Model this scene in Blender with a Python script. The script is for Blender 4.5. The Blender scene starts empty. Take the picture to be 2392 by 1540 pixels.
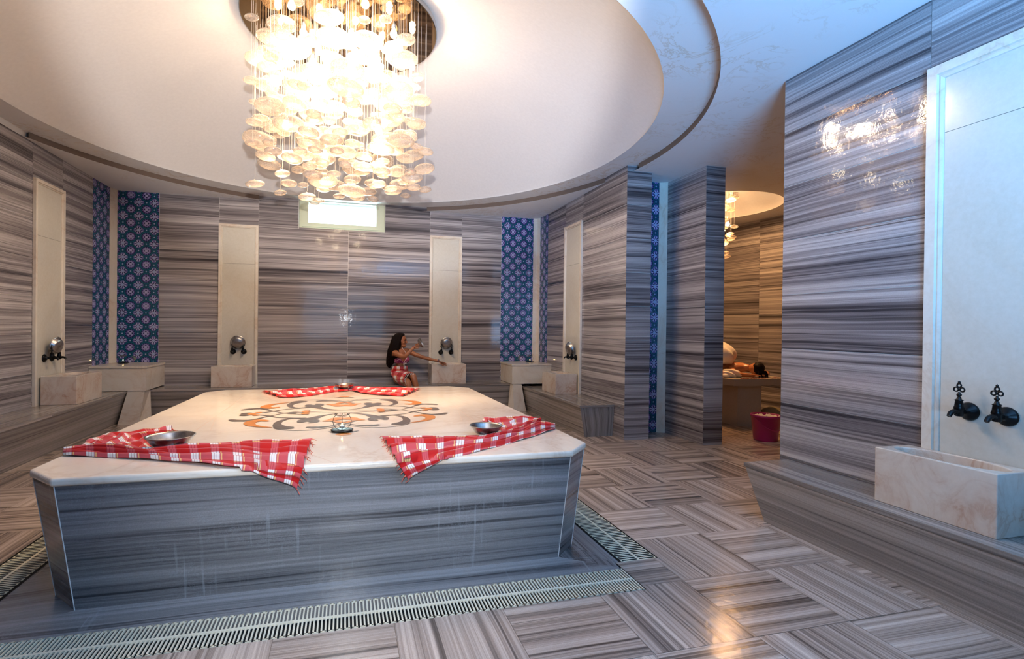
import bpy, bmesh, math, random
from mathutils import Vector, Matrix, Quaternion
from mathutils.geometry import tessellate_polygon
random.seed(7)
C = bpy.context.scene.collection
SC = bpy.context.scene
PI = math.pi
# ------------------------------------------------------------------ camera
F_PX, CX, CY, W, HH = 1190.13, 1114.67, 770.94, 2392, 1540
CAM_H = 1.4163
yaw, pitch, roll = 0.254274, -0.005645, 0.0112026
fwd0 = Vector((math.sin(yaw), math.cos(yaw), 0)); right0 = Vector((math.cos(yaw), -math.sin(yaw), 0)); up0 = Vector((0, 0, 1))
FW = fwd0*math.cos(pitch) + up0*math.sin(pitch); U0 = up0*math.cos(pitch) - fwd0*math.sin(pitch)
RT = right0*math.cos(roll) + U0*math.sin(roll); UP = U0*math.cos(roll) - right0*math.sin(roll)
cam = bpy.data.cameras.new('camera'); co = bpy.data.objects.new('camera', cam); C.objects.link(co)
cam.sensor_fit = 'HORIZONTAL'; cam.sensor_width = 36; cam.lens = F_PX*36/W
cam.shift_x = (W/2-CX)/W; cam.shift_y = (CY-HH/2)/W; cam.clip_start = .05; cam.clip_end = 100
m3 = Matrix((RT, UP, -FW)).transposed()
co.matrix_world = Matrix.Translation((0, 0, CAM_H)) @ m3.to_4x4()
SC.camera = co

def ray(u, v): return FW + RT*((u-CX)/F_PX) - UP*((v-CY)/F_PX)
def at_z(z, u, v): d = ray(u, v); return Vector((0, 0, CAM_H)) + d*((z-CAM_H)/d.z)
def at_y(y, u, v): d = ray(u, v); return Vector((0, 0, CAM_H)) + d*(y/d.y)

# ------------------------------------------------------------------ view, world, lights
SC.view_settings.view_transform = 'Standard'; SC.view_settings.look = 'None'
SC.view_settings.gamma = 1; SC.view_settings.use_curve_mapping = False
SC.view_settings.exposure = 0.45
SC.cycles.use_denoising = True
SC.cycles.max_bounces = 8; SC.cycles.transparent_max_bounces = 22
SC.cycles.sample_clamp_indirect = 6.0
SC.cycles.caustics_reflective = False; SC.cycles.caustics_refractive = False
wd = bpy.data.worlds.new('world'); SC.world = wd; wd.use_nodes = True
wd.node_tree.nodes['Background'].inputs[0].default_value = (.80, 1, .97, 1)
wd.node_tree.nodes['Background'].inputs[1].default_value = 12.0

def area_light(name, loc, target, size, size_y, power, color, spread=PI):
    l = bpy.data.lights.new(name, 'AREA'); l.shape = 'RECTANGLE'; l.size = size; l.size_y = size_y
    l.energy = power; l.color = color; l.spread = spread
    o = bpy.data.objects.new(name, l); C.objects.link(o); o.location = loc
    o.rotation_euler = (Vector(target)-Vector(loc)).to_track_quat('-Z', 'Y').to_euler()
    return o
def point_light(name, loc, power, color, radius, parent=None):
    l = bpy.data.lights.new(name, 'POINT'); l.energy = power; l.color = color; l.shadow_soft_size = radius
    o = bpy.data.objects.new(name, l); C.objects.link(o); o.location = loc
    if parent: o.parent = parent
    return o
WARM = (1, .73, .49)
# the photographer's flash just above the lens, turned up to the dome
def spot_light(name, loc, target, power, color, angle, radius, blend=.4, parent=None):
    l = bpy.data.lights.new(name, 'SPOT'); l.energy = power; l.color = color; l.spot_size = math.radians(angle); l.spot_blend = blend; l.shadow_soft_size = radius
    o = bpy.data.objects.new(name, l); C.objects.link(o); o.location = loc
    o.rotation_euler = (Vector(target)-Vector(loc)).to_track_quat('-Z', 'Y').to_euler()
    if parent: o.parent = parent
    return o
# the photographer's flash just above the lens, turned up to the dome; second spot added to brighten the platform front
spot_light('flash_and_fill', (-.02, .02, 1.72), (.15, 5.0, 4.3), 980, (1, .96, .95), 56, .035, .35)
spot_light('flash_and_fill', (.03, .02, 1.70), (.1, 3.0, .35), 190, (.90, .95, 1), 50, .04, .9)
# daylight through the window behind the camera, and through the window in the far wall
area_light('daylight_rear', (.6, -2.3, 1.3), (3.4, 2.2, 5.6), 2.4, 1.3, 245, (.17, .50, 1), math.radians(90))
area_light('daylight_far', (-.05, 8.86, 3.42), (-.05, 6.0, 2.0), 1.1, .6, 30, (.72, .97, 1), math.radians(150))

# ------------------------------------------------------------------ material helpers
class NT:
    def __init__(s, name):
        s.m = bpy.data.materials.new(name); s.m.use_nodes = True; s.t = s.m.node_tree
        s.t.nodes.clear(); s.out = s.t.nodes.new('ShaderNodeOutputMaterial')
        s.bsdf = s.t.nodes.new('ShaderNodeBsdfPrincipled'); s.t.links.new(s.bsdf.outputs[0], s.out.inputs[0])
    def lk(s, a, b): s.t.links.new(a, b)
    def inp(s, sock, v):
        if isinstance(v, bpy.types.NodeSocket): s.lk(v, sock)
        else: sock.default_value = v
    def M(s, op, a, b=None, c=None):
        n = s.t.nodes.new('ShaderNodeMath'); n.operation = op
        s.inp(n.inputs[0], a)
        if b is not None: s.inp(n.inputs[1], b)
        if c is not None: s.inp(n.inputs[2], c)
        return n.outputs[0]
    def uv(s): return s.t.nodes.new('ShaderNodeUVMap').outputs[0]
    def obj(s): return s.t.nodes.new('ShaderNodeTexCoord').outputs['Object']
    def sep(s, v):
        n = s.t.nodes.new('ShaderNodeSeparateXYZ'); s.lk(v, n.inputs[0]); return n.outputs
    def comb(s, x, y, z=0.0):
        n = s.t.nodes.new('ShaderNodeCombineXYZ'); s.inp(n.inputs[0], x); s.inp(n.inputs[1], y); s.inp(n.inputs[2], z); return n.outputs[0]
    def noise(s, vec, scale, detail=3, rough=.5, dist=0.0):
        n = s.t.nodes.new('ShaderNodeTexNoise'); s.lk(vec, n.inputs['Vector']); n.inputs['Scale'].default_value = scale
        n.inputs['Detail'].default_value = detail; n.inputs['Roughness'].default_value = rough; n.inputs['Distortion'].default_value = dist
        return n.outputs[0]
    def ramp(s, f, stops):
        n = s.t.nodes.new('ShaderNodeValToRGB'); s.inp(n.inputs[0], f); e = n.color_ramp.elements
        while len(e) < len(stops): e.new(.5)
        for i, (p, c) in enumerate(stops):
            e[i].position = p; e[i].color = (c, c, c, 1) if isinstance(c, (int, float)) else (*c, 1)
        return n.outputs[0]
    def mix(s, f, a, b, mode='MIX'):
        n = s.t.nodes.new('ShaderNodeMix'); n.data_type = 'RGBA'; n.blend_type = mode; s.inp(n.inputs[0], f)
        for k, v in ((6, a), (7, b)):
            if isinstance(v, tuple): v = (*v, 1) if len(v) == 3 else v
            s.inp(n.inputs[k], v)
        return n.outputs[2]
    def bump(s, h, strength, dist=.01):
        n = s.t.nodes.new('ShaderNodeBump'); s.lk(h, n.inputs['Height']); n.inputs['Strength'].default_value = strength
        n.inputs['Distance'].default_value = dist; s.lk(n.outputs[0], s.bsdf.inputs['Normal'])
    def set(s, **k):
        for n, v in k.items():
            n = {'color': 'Base Color', 'rough': 'Roughness', 'metal': 'Metallic', 'spec': 'Specular IOR Level', 'alpha': 'Alpha',
                 'trans': 'Transmission Weight', 'ior': 'IOR', 'ecol': 'Emission Color', 'estr': 'Emission Strength', 'coat': 'Coat Weight',
                 'sheen': 'Sheen Weight', 'sss': 'Subsurface Weight'}[n]
            if isinstance(v, tuple) and len(v) == 3: v = (*v, 1)
            s.inp(s.bsdf.inputs[n], v)
        return s

def plain(name, color, rough=.5, metal=0.0, var=0.0, vs=8.0, **k):
    n = NT(name)
    if var:
        f = n.noise(n.obj(), vs, 4, .6)
        c = n.mix(n.ramp(f, [(.3, 0), (.7, 1)]), tuple(x*(1-var) for x in color), tuple(min(1, x*(1+var)) for x in color))
    else: c = color
    n.set(color=c, rough=rough, metal=metal, **k); return n.m

def zebra(name, lo, mid, hi, rough=.16, dens=1.0, bumpy=.06, blur=0.0, contrast=1.0, lime=0.0):
    n = NT(name); u, v, _ = n.sep(n.uv())
    wob = n.noise(n.comb(n.M('MULTIPLY', u, .8), n.M('MULTIPLY', v, 1.4)), 1.0, 2, .5)
    vv = n.M('ADD', v, n.M('MULTIPLY', wob, .045))
    broad = n.noise(n.comb(n.M('MULTIPLY', u, .10), n.M('MULTIPLY', vv, 10*dens)), 1.0, 5, .66)
    fine = n.noise(n.comb(n.M('MULTIPLY', u, .45), n.M('MULTIPLY', vv, 52*dens)), 1.0, 4, .65)
    vein = n.noise(n.comb(n.M('MULTIPLY', u, .22), n.M('MULTIPLY', vv, 24*dens), 3.7), 1.0, 2, .5)
    slabv = n.noise(n.comb(n.M('MULTIPLY', u, .13), n.M('MULTIPLY', v, .13), 8.2), 1.0, 0, .5)
    f = n.M('ADD', n.M('ADD', n.M('MULTIPLY', broad, .66), n.M('MULTIPLY', fine, .34)), n.M('MULTIPLY', n.M('SUBTRACT', slabv, .5), .16))
    k = .16/contrast
    col = n.ramp(f, [(.5-k, lo), (.5-k*.25, mid), (.5+k*.35, tuple((a+b)/2 for a, b in zip(mid, hi))), (.5+k, hi)])
    dark = n.ramp(vein, [(.30, 1), (.37, 0)])
    col = n.mix(n.M('MULTIPLY', dark, .7), col, tuple(x*.72 for x in lo))
    if lime:   # dried limescale runs and smears
        st = n.noise(n.comb(n.M('MULTIPLY', u, 34), n.M('MULTIPLY', v, 1.6)), 1.0, 2, .6); pt = n.noise(n.comb(n.M('MULTIPLY', u, 2.2), n.M('MULTIPLY', v, 2.6), 5.0), 1.0, 3, .6)
        k2 = n.M('MULTIPLY', n.ramp(st, [(.60, 0), (.68, 1)]), n.ramp(pt, [(.50, 0), (.66, 1)]))
        sm = n.noise(n.comb(n.M('MULTIPLY', u, 9), n.M('MULTIPLY', v, 14), 2.0), 1.0, 5, .7, 2.0)
        k3 = n.M('MULTIPLY', n.ramp(n.M('ABSOLUTE', n.M('SUBTRACT', sm, .5)), [(0, 1), (.02, 0)]), n.ramp(pt, [(.52, 0), (.62, .6)]))
        col = n.mix(n.M('MULTIPLY', n.M('MAXIMUM', k2, k3), lime), col, (.42, .46, .50))
    grain = n.noise(n.obj(), 180, 2, .6)
    col = n.mix(.10, col, n.ramp(grain, [(.35, .08), (.65, .9)]), 'OVERLAY')
    r = n.M('ADD', n.M('MULTIPLY', fine, .05), rough-.02)
    n.set(color=col, rough=r, spec=.5)
    b = n.noise(n.obj(), 22, 3, .55); n.bump(b, bumpy, .02)
    return n.m

def cream(name, base, vein, rough=.22, amt=.55, sc=2.2, soft=False):
    n = NT(name); o = n.obj()
    w = n.noise(o, sc, 5, .6, 1.2); cloud = n.noise(o, sc*.6, 3, .5, .4)
    v1 = n.ramp(n.M('ABSOLUTE', n.M('SUBTRACT', w, .5)), [(0, 1), (.035, .35), (.11, 0)])
    patch = n.ramp(cloud, [(.42, 0), (.68, 1)])
    c = n.mix(n.M('MULTIPLY', patch, amt*.55), base, vein)
    c = n.mix(n.M('MULTIPLY', n.M('MULTIPLY', v1, n.M('ADD', patch, .25)), amt), c, tuple(x*.8 for x in vein))
    c2 = n.noise(o, 40, 3, .6)
    c = n.mix(.08, c, n.ramp(c2, [(.3, .2), (.7, .8)]), 'OVERLAY')
    n.set(color=c, rough=rough, spec=.5)
    if soft: n.set(sss=.15); n.bsdf.inputs['Subsurface Radius'].default_value = (.02, .012, .008)
    n.bump(n.noise(o, 30, 2, .5), .03, .01)
    return n.m

def iznik(name, P=.21):
    n = NT(name); u, v, _ = n.sep(n.uv())
    U = n.M('DIVIDE', u, P); V = n.M('DIVIDE', v, P)
    def fr(x, o): return n.M('SUBTRACT', n.M('FRACT', n.M('ADD', x, o)), .5)
    a, b = fr(U, .5), fr(V, .5); c, d = fr(U, 0.0), fr(V, 0.0)
    def ln(x, y): return n.M('SQRT', n.M('ADD', n.M('MULTIPLY', x, x), n.M('MULTIPLY', y, y)))
    r, r2 = ln(a, b), ln(c, d); rd = n.M('MINIMUM', ln(c, b), ln(a, d))
    def band(x, lo, hi): return n.M('MULTIPLY', n.M('GREATER_THAN', x, lo), n.M('LESS_THAN', x, hi))
    def petals(x, y, k, ph=0.0): return n.M('COSINE', n.M('MULTIPLY', n.M('ADD', n.M('ARCTAN2', y, x), ph), float(k)))
    NAVY, LIL, WH, TEAL, DT, PUR = (.006, .008, .065), (.12, .12, .34), (.38, .39, .62), (.004, .085, .16), (.002, .020, .05), (.09, .05, .25)
    col = n.mix(0.0, TEAL, TEAL)
    # octagon flower
    oc = n.M('LESS_THAN', r2, .315)
    p8 = petals(c, d, 8)
    fl = n.mix(n.M('GREATER_THAN', p8, .1), WH, LIL)
    fl = n.mix(n.M('MULTIPLY', band(r2, .11, .21), n.M('GREATER_THAN', p8, .0)), fl, NAVY)
    fl = n.mix(n.M('MULTIPLY', band(r2, .235, .30), n.M('LESS_THAN', petals(c, d, 16), -.1)), fl, PUR)
    fl = n.mix(n.M('LESS_THAN', r2, .085), fl, (.28, .38, .62))
    col = n.mix(oc, col, fl)
    # braid ring
    col = n.mix(band(r, .29, .455), col, DT)
    col = n.mix(band(r, .335, .42), col, TEAL)
    # medallion
    md = n.mix(n.M('GREATER_THAN', petals(a, b, 12), .15), LIL, NAVY)
    md = n.mix(n.M('LESS_THAN', r, .24), md, n.mix(n.M('GREATER_THAN', petals(a, b, 8, .39), .25), (.30, .27, .56), WH))
    md = n.mix(band(r, .215, .245), md, PUR)
    md = n.mix(n.M('MULTIPLY', band(r, .10, .17), n.M('GREATER_THAN', petals(a, b, 4), -.2)), md, NAVY)
    md = n.mix(n.M('LESS_THAN', r, .06), md, WH)
    col = n.mix(n.M('LESS_THAN', r, .295), col, md)
    # knots
    col = n.mix(n.M('LESS_THAN', rd, .115), col, DT); col = n.mix(band(rd, .05, .095), col, TEAL); col = n.mix(n.M('LESS_THAN', rd, .042), col, WH)
    n.set(color=col, rough=.09, spec=.6)
    n.bump(n.noise(n.obj(), 26, 3, .6), .22, .02)
    return n.m

def plaid(name, red=(.52, .010, .010), dens=1.0):
    n = NT(name); u, v, _ = n.sep(n.uv())
    def bnd(x, per, lo, hi):
        f = n.M('FRACT', n.M('DIVIDE', x, per)); return n.M('MULTIPLY', n.M('GREATER_THAN', f, lo), n.M('LESS_THAN', f, hi))
    per = .125/dens
    wu, wv = bnd(u, per, .0, .40), bnd(v, per, .0, .40)
    yu, yv = bnd(u, per, .44, .50), bnd(v, per, .44, .50)
    both = n.M('MULTIPLY', wu, wv); one = n.M('MAXIMUM', wu, wv)
    c = n.mix(one, red, (.60, .085, .10)); c = n.mix(both, c, (.85, .80, .78))
    c = n.mix(n.M('MULTIPLY', yu, n.M('MULTIPLY', wv, 1.0)), c, (.80, .48, .20)); c = n.mix(n.M('MULTIPLY', yv, wu), c, (.80, .48, .20))
    lu = n.M('MULTIPLY', one, bnd(u, per/8, 0.0, .16)); lu = n.M('MULTIPLY', lu, wu)
    c = n.mix(n.M('MULTIPLY', lu, .75), c, (.25, .01, .015))
    lv = n.M('MULTIPLY', yv, bnd(v, per/16, 0.0, .35)); c = n.mix(n.M('MULTIPLY', lv, .7), c, (.05, .02, .02))
    n.set(color=c, rough=.85, spec=.15, sheen=.2)
    n.bump(n.noise(n.obj(), 260, 2, .5), .15, .002)
    return n.m

# ------------------------------------------------------------------ mesh helpers
class MB:
    def __init__(s): s.v = []; s.f = []; s.uv = []; s.mi = []; s.sm = []
    def face(s, pts, uvs=None, mi=0, smooth=False):
        b = len(s.v); s.v += [tuple(p) for p in pts]; s.f.append(list(range(b, b+len(pts))))
        s.uv.append(uvs or [(p[0], p[1]) for p in pts]); s.mi.append(mi); s.sm.append(smooth)
    def box(s, x0, x1, y0, y1, z0, z1, mi=0):
        P = [(x0, y0, z0), (x1, y0, z0), (x1, y1, z0), (x0, y1, z0), (x0, y0, z1), (x1, y0, z1), (x1, y1, z1), (x0, y1, z1)]
        for q in ((0, 3, 2, 1), (4, 5, 6, 7), (0, 1, 5, 4), (1, 2, 6, 5), (2, 3, 7, 6), (3, 0, 4, 7)):
            pp = [P[i] for i in q]
            ax = [max(p[k] for p in pp)-min(p[k] for p in pp) for k in range(3)]
            if ax[2] > 1e-9: uvs = [(p[0]+p[1], p[2]) for p in pp]
            else: uvs = [(p[0], p[1]) for p in pp]
            s.face(pp, uvs, mi)
    def build(s, name, mats, parent=None, merge=False, loc=None):
        me = bpy.data.meshes.new(name); me.from_pydata(s.v, [], s.f)
        for m in (mats if isinstance(mats, (list, tuple)) else [mats]): me.materials.append(m)
        ul = me.uv_layers.new(name='UVMap'); k = 0
        for fi, p in enumerate(me.polygons):
            p.material_index = s.mi[fi]; p.use_smooth = s.sm[fi]
            for q in s.uv[fi]: ul.data[k].uv = q; k += 1
        if merge:
            bm = bmesh.new(); bm.from_mesh(me); bmesh.ops.remove_doubles(bm, verts=bm.verts, dist=1e-5)
            bm.to_mesh(me); bm.free()
        o = bpy.data.objects.new(name, me); C.objects.link(o)
        if parent: o.parent = parent
        if loc: o.location = loc
        return o
    # surface from grid of points
    def grid(s, G, uvf=None, mi=0, smooth=True, closed=False, flip=False):
        n, m = len(G), len(G[0])
        b = len(s.v)
        for r in G: s.v += [tuple(p) for p in r]
        for i in range(n-1):
            for j in range(m if closed else m-1):
                j2 = (j+1) % m
                q = [b+i*m+j, b+i*m+j2, b+(i+1)*m+j2, b+(i+1)*m+j]
                ij = [(i, j), (i, j+1), (i+1, j+1), (i+1, j)]
                if flip: q.reverse(); ij.reverse()
                s.f.append(q); s.mi.append(mi); s.sm.append(smooth)
                s.uv.append([uvf(*x) if uvf else (x[1]/m, x[0]/n) for x in ij])
    def lathe(s, prof, c=(0, 0, 0), seg=24, axis=None, mi=0, smooth=True, cap=True):
        # prof: list of (r, h) along axis
        ax = Vector(axis or (0, 0, 1)).normalized(); c = Vector(c)
        t = ax.orthogonal().normalized(); w = ax.cross(t)
        G = [[c + ax*h + (t*math.cos(2*PI*k/seg)+w*math.sin(2*PI*k/seg))*max(r, 1e-5) for k in range(seg)] for r, h in prof]
        s.grid(G, mi=mi, smooth=smooth, closed=True)
        if cap:
            for row, fl in ((G[0], True), (G[-1], False)):
                if (row[0]-row[seg//2]).length > 1e-3:
                    s.face(row[::-1] if fl else row, None, mi)
    def tube(s, pts, r, seg=8, mi=0, cap=True):
        pts = [Vector(p) for p in pts]; n = len(pts); G = []
        rr = r if isinstance(r, (list, tuple)) else [r]*n
        prev = None
        for i, p in enumerate(pts):
            d = (pts[min(i+1, n-1)]-pts[max(i-1, 0)]).normalized()
            if prev is None: t = d.orthogonal().normalized()
            else: t = (prev - d*prev.dot(d)); t = t.normalized() if t.length > 1e-6 else d.orthogonal().normalized()
            prev = t; w = d.cross(t)
            G.append([p+(t*math.cos(2*PI*k/seg)+w*math.sin(2*PI*k/seg))*rr[i] for k in range(seg)])
        s.grid(G, mi=mi, closed=True)
        if cap and seg > 4: s.face(G[0][::-1], None, mi); s.face(G[-1], None, mi)
    def poly(s, loops, f3, uvf=None, mi=0, flip=False):
        # planar polygon with holes: loops of 2D points, f3 maps to 3D
        tri = tessellate_polygon([[Vector((p[0], p[1], 0)) for p in L] for L in loops]); flat = [p for L in loops for p in L]
        for t in tri:
            a, b, c_ = [flat[i] for i in t]
            if (b[0]-a[0])*(c_[1]-a[1])-(b[1]-a[1])*(c_[0]-a[0]) < 0: a, c_ = c_, a
            T = [a, b, c_]
            if flip: T.reverse()
            s.face([f3(*p) for p in T], [uvf(*p) if uvf else p for p in T], mi)

def empty(name, loc=(0, 0, 0), rz=0.0, label=None, cat=None, group=None):
    o = bpy.data.objects.new(name, None); C.objects.link(o); o.location = loc; o.rotation_euler = (0, 0, rz); o.empty_display_size = .1
    if label: o['label'] = label; o['category'] = cat
    if group: o['group'] = group
    return o
def tag(o, label=None, cat=None, group=None, kind=None):
    if label: o['label'] = label
    if cat: o['category'] = cat
    if group: o['group'] = group
    if kind: o['kind'] = kind
    return o
def bevel(o, w=.006, seg=2):
    m = o.modifiers.new('bevel', 'BEVEL'); m.width = w; m.segments = seg; m.limit_method = 'ANGLE'; m.angle_limit = math.radians(40)
    return o
def copy_tree(o, parent=None):
    c = o.copy(); C.objects.link(c)
    if parent: c.parent = parent
    for ch in list(o.children): copy_tree(ch, c)
    return c
def circ(cx, cy, r, n=96): return [(cx+r*math.cos(2*PI*i/n), cy+r*math.sin(2*PI*i/n)) for i in range(n)]

# ------------------------------------------------------------------ materials
LO, MI, HI = (.040, .036, .042), (.178, .160, .170), (.48, .45, .455)
Z_WALL = zebra('zebra_marble_wall', LO, MI, HI, rough=.055, contrast=1.3, dens=1.25, bumpy=.035)
Z_PLAT = zebra('zebra_marble_platform', (.045, .045, .050), (.155, .153, .160), (.285, .28, .29), rough=.2, dens=.9, contrast=1.45, lime=.35)
Z_FLOOR = zebra('zebra_marble_floor', (.070, .050, .040), (.30, .23, .19), (.62, .51, .44), rough=.17, dens=1.6, bumpy=.05, contrast=1.25)
Z_BENCH = zebra('zebra_marble_bench', (.070, .060, .056), (.22, .195, .18), (.44, .40, .375), rough=.18, dens=1.1)
GROUT = plain('pale_grout', (.72, .69, .66), .8)
CREAM = cream('cream_marble', (.70, .67, .60), (.62, .43, .29), .22, .5)
CREAM_T = cream('cream_marble_platform_top', (.88, .80, .69), (.76, .54, .38), .13, .42, 1.3)
CREAM_P = cream('pink_veined_marble', (.64, .58, .51), (.52, .30, .19), .2, .75, 3.2)
CREAM_W = cream('pale_marble_panel', (.59, .58, .52), (.58, .46, .31), .16, .25, 1.2)
TILE = iznik('blue_patterned_tile')
PLASTER = plain('white_plaster', (.74, .72, .705), .7, var=.03, vs=30)
PLAID = plaid('red_plaid_cloth')
SILVER = plain('dull_tinned_metal', (.42, .40, .39), .30, 1.0, var=.25, vs=25)
COPPER_T = plain('tinned_copper', (.55, .45, .40), .26, 1.0, var=.2, vs=30)
IRON = plain('black_iron', (.006, .006, .007), .28, .6)
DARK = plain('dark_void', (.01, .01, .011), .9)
PLASTIC = plain('cream_plastic', (.78, .71, .55), .45, var=.08, vs=12)
GLASSM = NT('clear_glass').set(color=(1, 1, 1), rough=.02, trans=1.0, ior=1.3, alpha=.35).m

# plaster ceiling with rippling caustic light lines painted in as tan veins
def caustic_veined(name, base, amt):
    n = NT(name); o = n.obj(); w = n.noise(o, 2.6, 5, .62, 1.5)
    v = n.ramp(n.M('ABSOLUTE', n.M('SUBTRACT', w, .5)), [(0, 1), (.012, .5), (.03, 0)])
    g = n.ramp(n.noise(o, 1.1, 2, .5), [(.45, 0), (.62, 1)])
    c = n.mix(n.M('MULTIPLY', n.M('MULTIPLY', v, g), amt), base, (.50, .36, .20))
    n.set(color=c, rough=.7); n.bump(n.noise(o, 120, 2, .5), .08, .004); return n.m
CEIL = caustic_veined('painted_ceiling', (.76, .76, .77), .4)
RING = caustic_veined('caustic_ring_plaster', (.74, .74, .74), .55)

# ------------------------------------------------------------------ room geometry
XL, XR, YB, ZC, XN = -3.374, 3.435, 8.80, 3.4163, 3.40
YP1, XP1, YREC, XP2, YP2, XP2R, YN = 5.765, 3.789, 6.13, 4.245, 5.317, 4.52, 3.35
ZR = ZC+.065; HC = (.007, 5.51); HR = 3.521; DC = (.026, 5.58); DR = 3.13
ROWS = [0, .41, .84, 1.27, 1.70, 2.13, 2.56, 2.99, ZC]

def slabs(mb, P0, U, rects, N, mi=0, gap=.0022, dep=.004, mirror=False):
    """rects (u0,u1,z0,z1[,mi[,rot]]) on the vertical plane through P0 with horizontal axis U and outward normal N"""
    P0, U, N = Vector(P0), Vector(U), Vector(N)
    for R in rects:
        u0, u1, z0, z1 = R[:4]; m_ = R[4] if len(R) > 4 else mi; rot = R[5] if len(R) > 5 else False
        u0 += gap; u1 -= gap; z0 += gap; z1 -= gap
        if u1 <= u0 or z1 <= z0: continue
        du, dv = random.uniform(0, 60), random.uniform(0, 60)
        if m_ == TI: du = dv = 0
        c = [(u0, z0), (u1, z0), (u1, z1), (u0, z1)]
        pt = lambda a, b, d: P0+U*a+Vector((0, 0, b-P0.z))+N*d
        fr = [pt(a, b, 0) for a, b in c]; bk = [pt(a, b, -dep) for a, b in c]
        uvs = [((b+du, a+dv) if rot else (a+du, b+dv)) for a, b in c]
        if U.cross(Vector((0, 0, 1))).dot(N) < 0: order = [3, 2, 1, 0]
        else: order = [0, 1, 2, 3]
        mb.face([fr[i] for i in order], [uvs[i] for i in order], m_)
        for i in range(4):
            j = (i+1) % 4
            mb.face([fr[i], bk[i], bk[j], fr[j]], [uvs[i], uvs[i], uvs[j], uvs[j]], m_)
TI = 2
WM = [Z_WALL, GROUT, TILE]
def rows(u0, u1, z0=0, z1=ZC+.02, jitter=False):
    out = []
    for a, b in zip(ROWS[:-1], ROWS[1:]):
        if b > z0+.01 and a < z1-.01: out.append((u0, u1, max(a, z0), min(b, z1)))
    return out
def cols(edges, z0=0, z1=ZC):
    r = []
    for a, b in zip(edges[:-1], edges[1:]): r += rows(a, b, z0, z1)
    return r

# back wall (faces -Y), u = x
w = MB(); R = []
R += cols([-2.766, -1.93]); R += cols([-1.93, -1.35]); R += rows(-1.35, .045, 0, 2.99); R += rows(.045, 1.42, 0, 2.99)
R += [(-1.35, -.745, 2.99, ZR), (.648, 1.42, 2.99, ZR), (-.745, .648, 2.99, 3.015)]
R += cols([1.42, 1.99]); R += cols([1.99, 2.72])
R += [(-3.335, -2.766, 0, ZC, TI), (2.72, 3.337, 0, ZC, TI)]
R += [(-3.7, -3.335, 0, ZC, 1), (3.337, 3.7, 0, ZC, 1)]
slabs(w, (0, YB, 0), (1, 0, 0), R, (0, -1, 0))
# wall body with the window opening
for (a, b, z0, z1) in ((-3.7, -.745, 0, 3.9), (.648, 4.6, 0, 3.9), (-.745, .648, 0, 3.012)): w.box(a, b, YB+.004, YB+.30, z0, z1, 1)
tag(w.build('wall_back', WM), kind='structure')

# left wall (faces +X), u = y
w = MB()
slabs(w, (XL, 0, 0), (0, 1, 0), cols([-3, -1.6, .2, 2.3, 4.6, 6.74]) + cols([6.74, 7.37]) + cols([7.37, 8.145]) + [(8.145, 8.66, 0, ZC, TI), (8.66, 8.8, 0, ZC, 1)], (1, 0, 0))
w.box(XL-.3, XL-.004, -3.3, YB+.3, 0, ZR, 1)
tag(w.build('wall_left', WM), kind='structure')

# right wall and the end of the first pier
w = MB()
slabs(w, (XR, 0, 0), (0, 1, 0), cols([YP1, 6.985]) + cols([6.985, 7.60]) + cols([7.60, 8.345]) + [(8.345, 8.72, 0, ZC, TI), (8.72, 8.8, 0, ZC, 1)] + [(YP1, 6.6, ZC, ZR)], (-1, 0, 0))
slabs(w, (0, YP1, 0), (1, 0, 0), cols([XR, XP1])+[(XR, XP1, ZC, ZR)], (0, -1, 0))
w.box(XR+.004, XP1, YP1+.004, YB, 0, ZR, 1)
tag(w.build('wall_right', WM), kind='structure')

# recess between the piers, second pier
w = MB()
slabs(w, (0, YREC, 0), (1, 0, 0), [(XP1-.04, 4.145, 0, ZC, TI)], (0, -1, 0), gap=0)
w.box(XP1-.01, XP2+.1, YREC+.004, YREC+.25, 0, ZC, 1)
tag(w.build('wall_recess', WM), kind='structure')
w = MB()
slabs(w, (XP2, 0, 0), (0, 1, 0), cols([YP2, YREC]), (-1, 0, 0))
slabs(w, (0, YP2, 0), (1, 0, 0), cols([XP2, XP2R]), (0, -1, 0))
slabs(w, (XP2R, 0, 0), (0, 1, 0), cols([YP2, 7.2, 9.3]), (1, 0, 0))
w.box(XP2+.004, XP2R-.004, YP2+.004, 9.3, 0, ZC, 1)
tag(w.build('wall_partition', WM), kind='structure')

# near right wall with its end at the doorway
w = MB()
slabs(w, (XN, 0, 0), (0, 1, 0), cols([-3, -1.2, .4, 1.63]) + cols([1.63, 2.295]) + cols([2.295, YN]), (-1, 0, 0))
slabs(w, (0, YN, 0), (1, 0, 0), cols([XN, XN+.32]), (0, 1, 0))
slabs(w, (XN+.32, 0, 0), (0, 1, 0), cols([1.5, YN]), (1, 0, 0))
w.box(XN+.004, XN+.316, -3.3, YN-.004, 0, ZC, 1)
tag(w.build('wall_near', WM), kind='structure')

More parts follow.
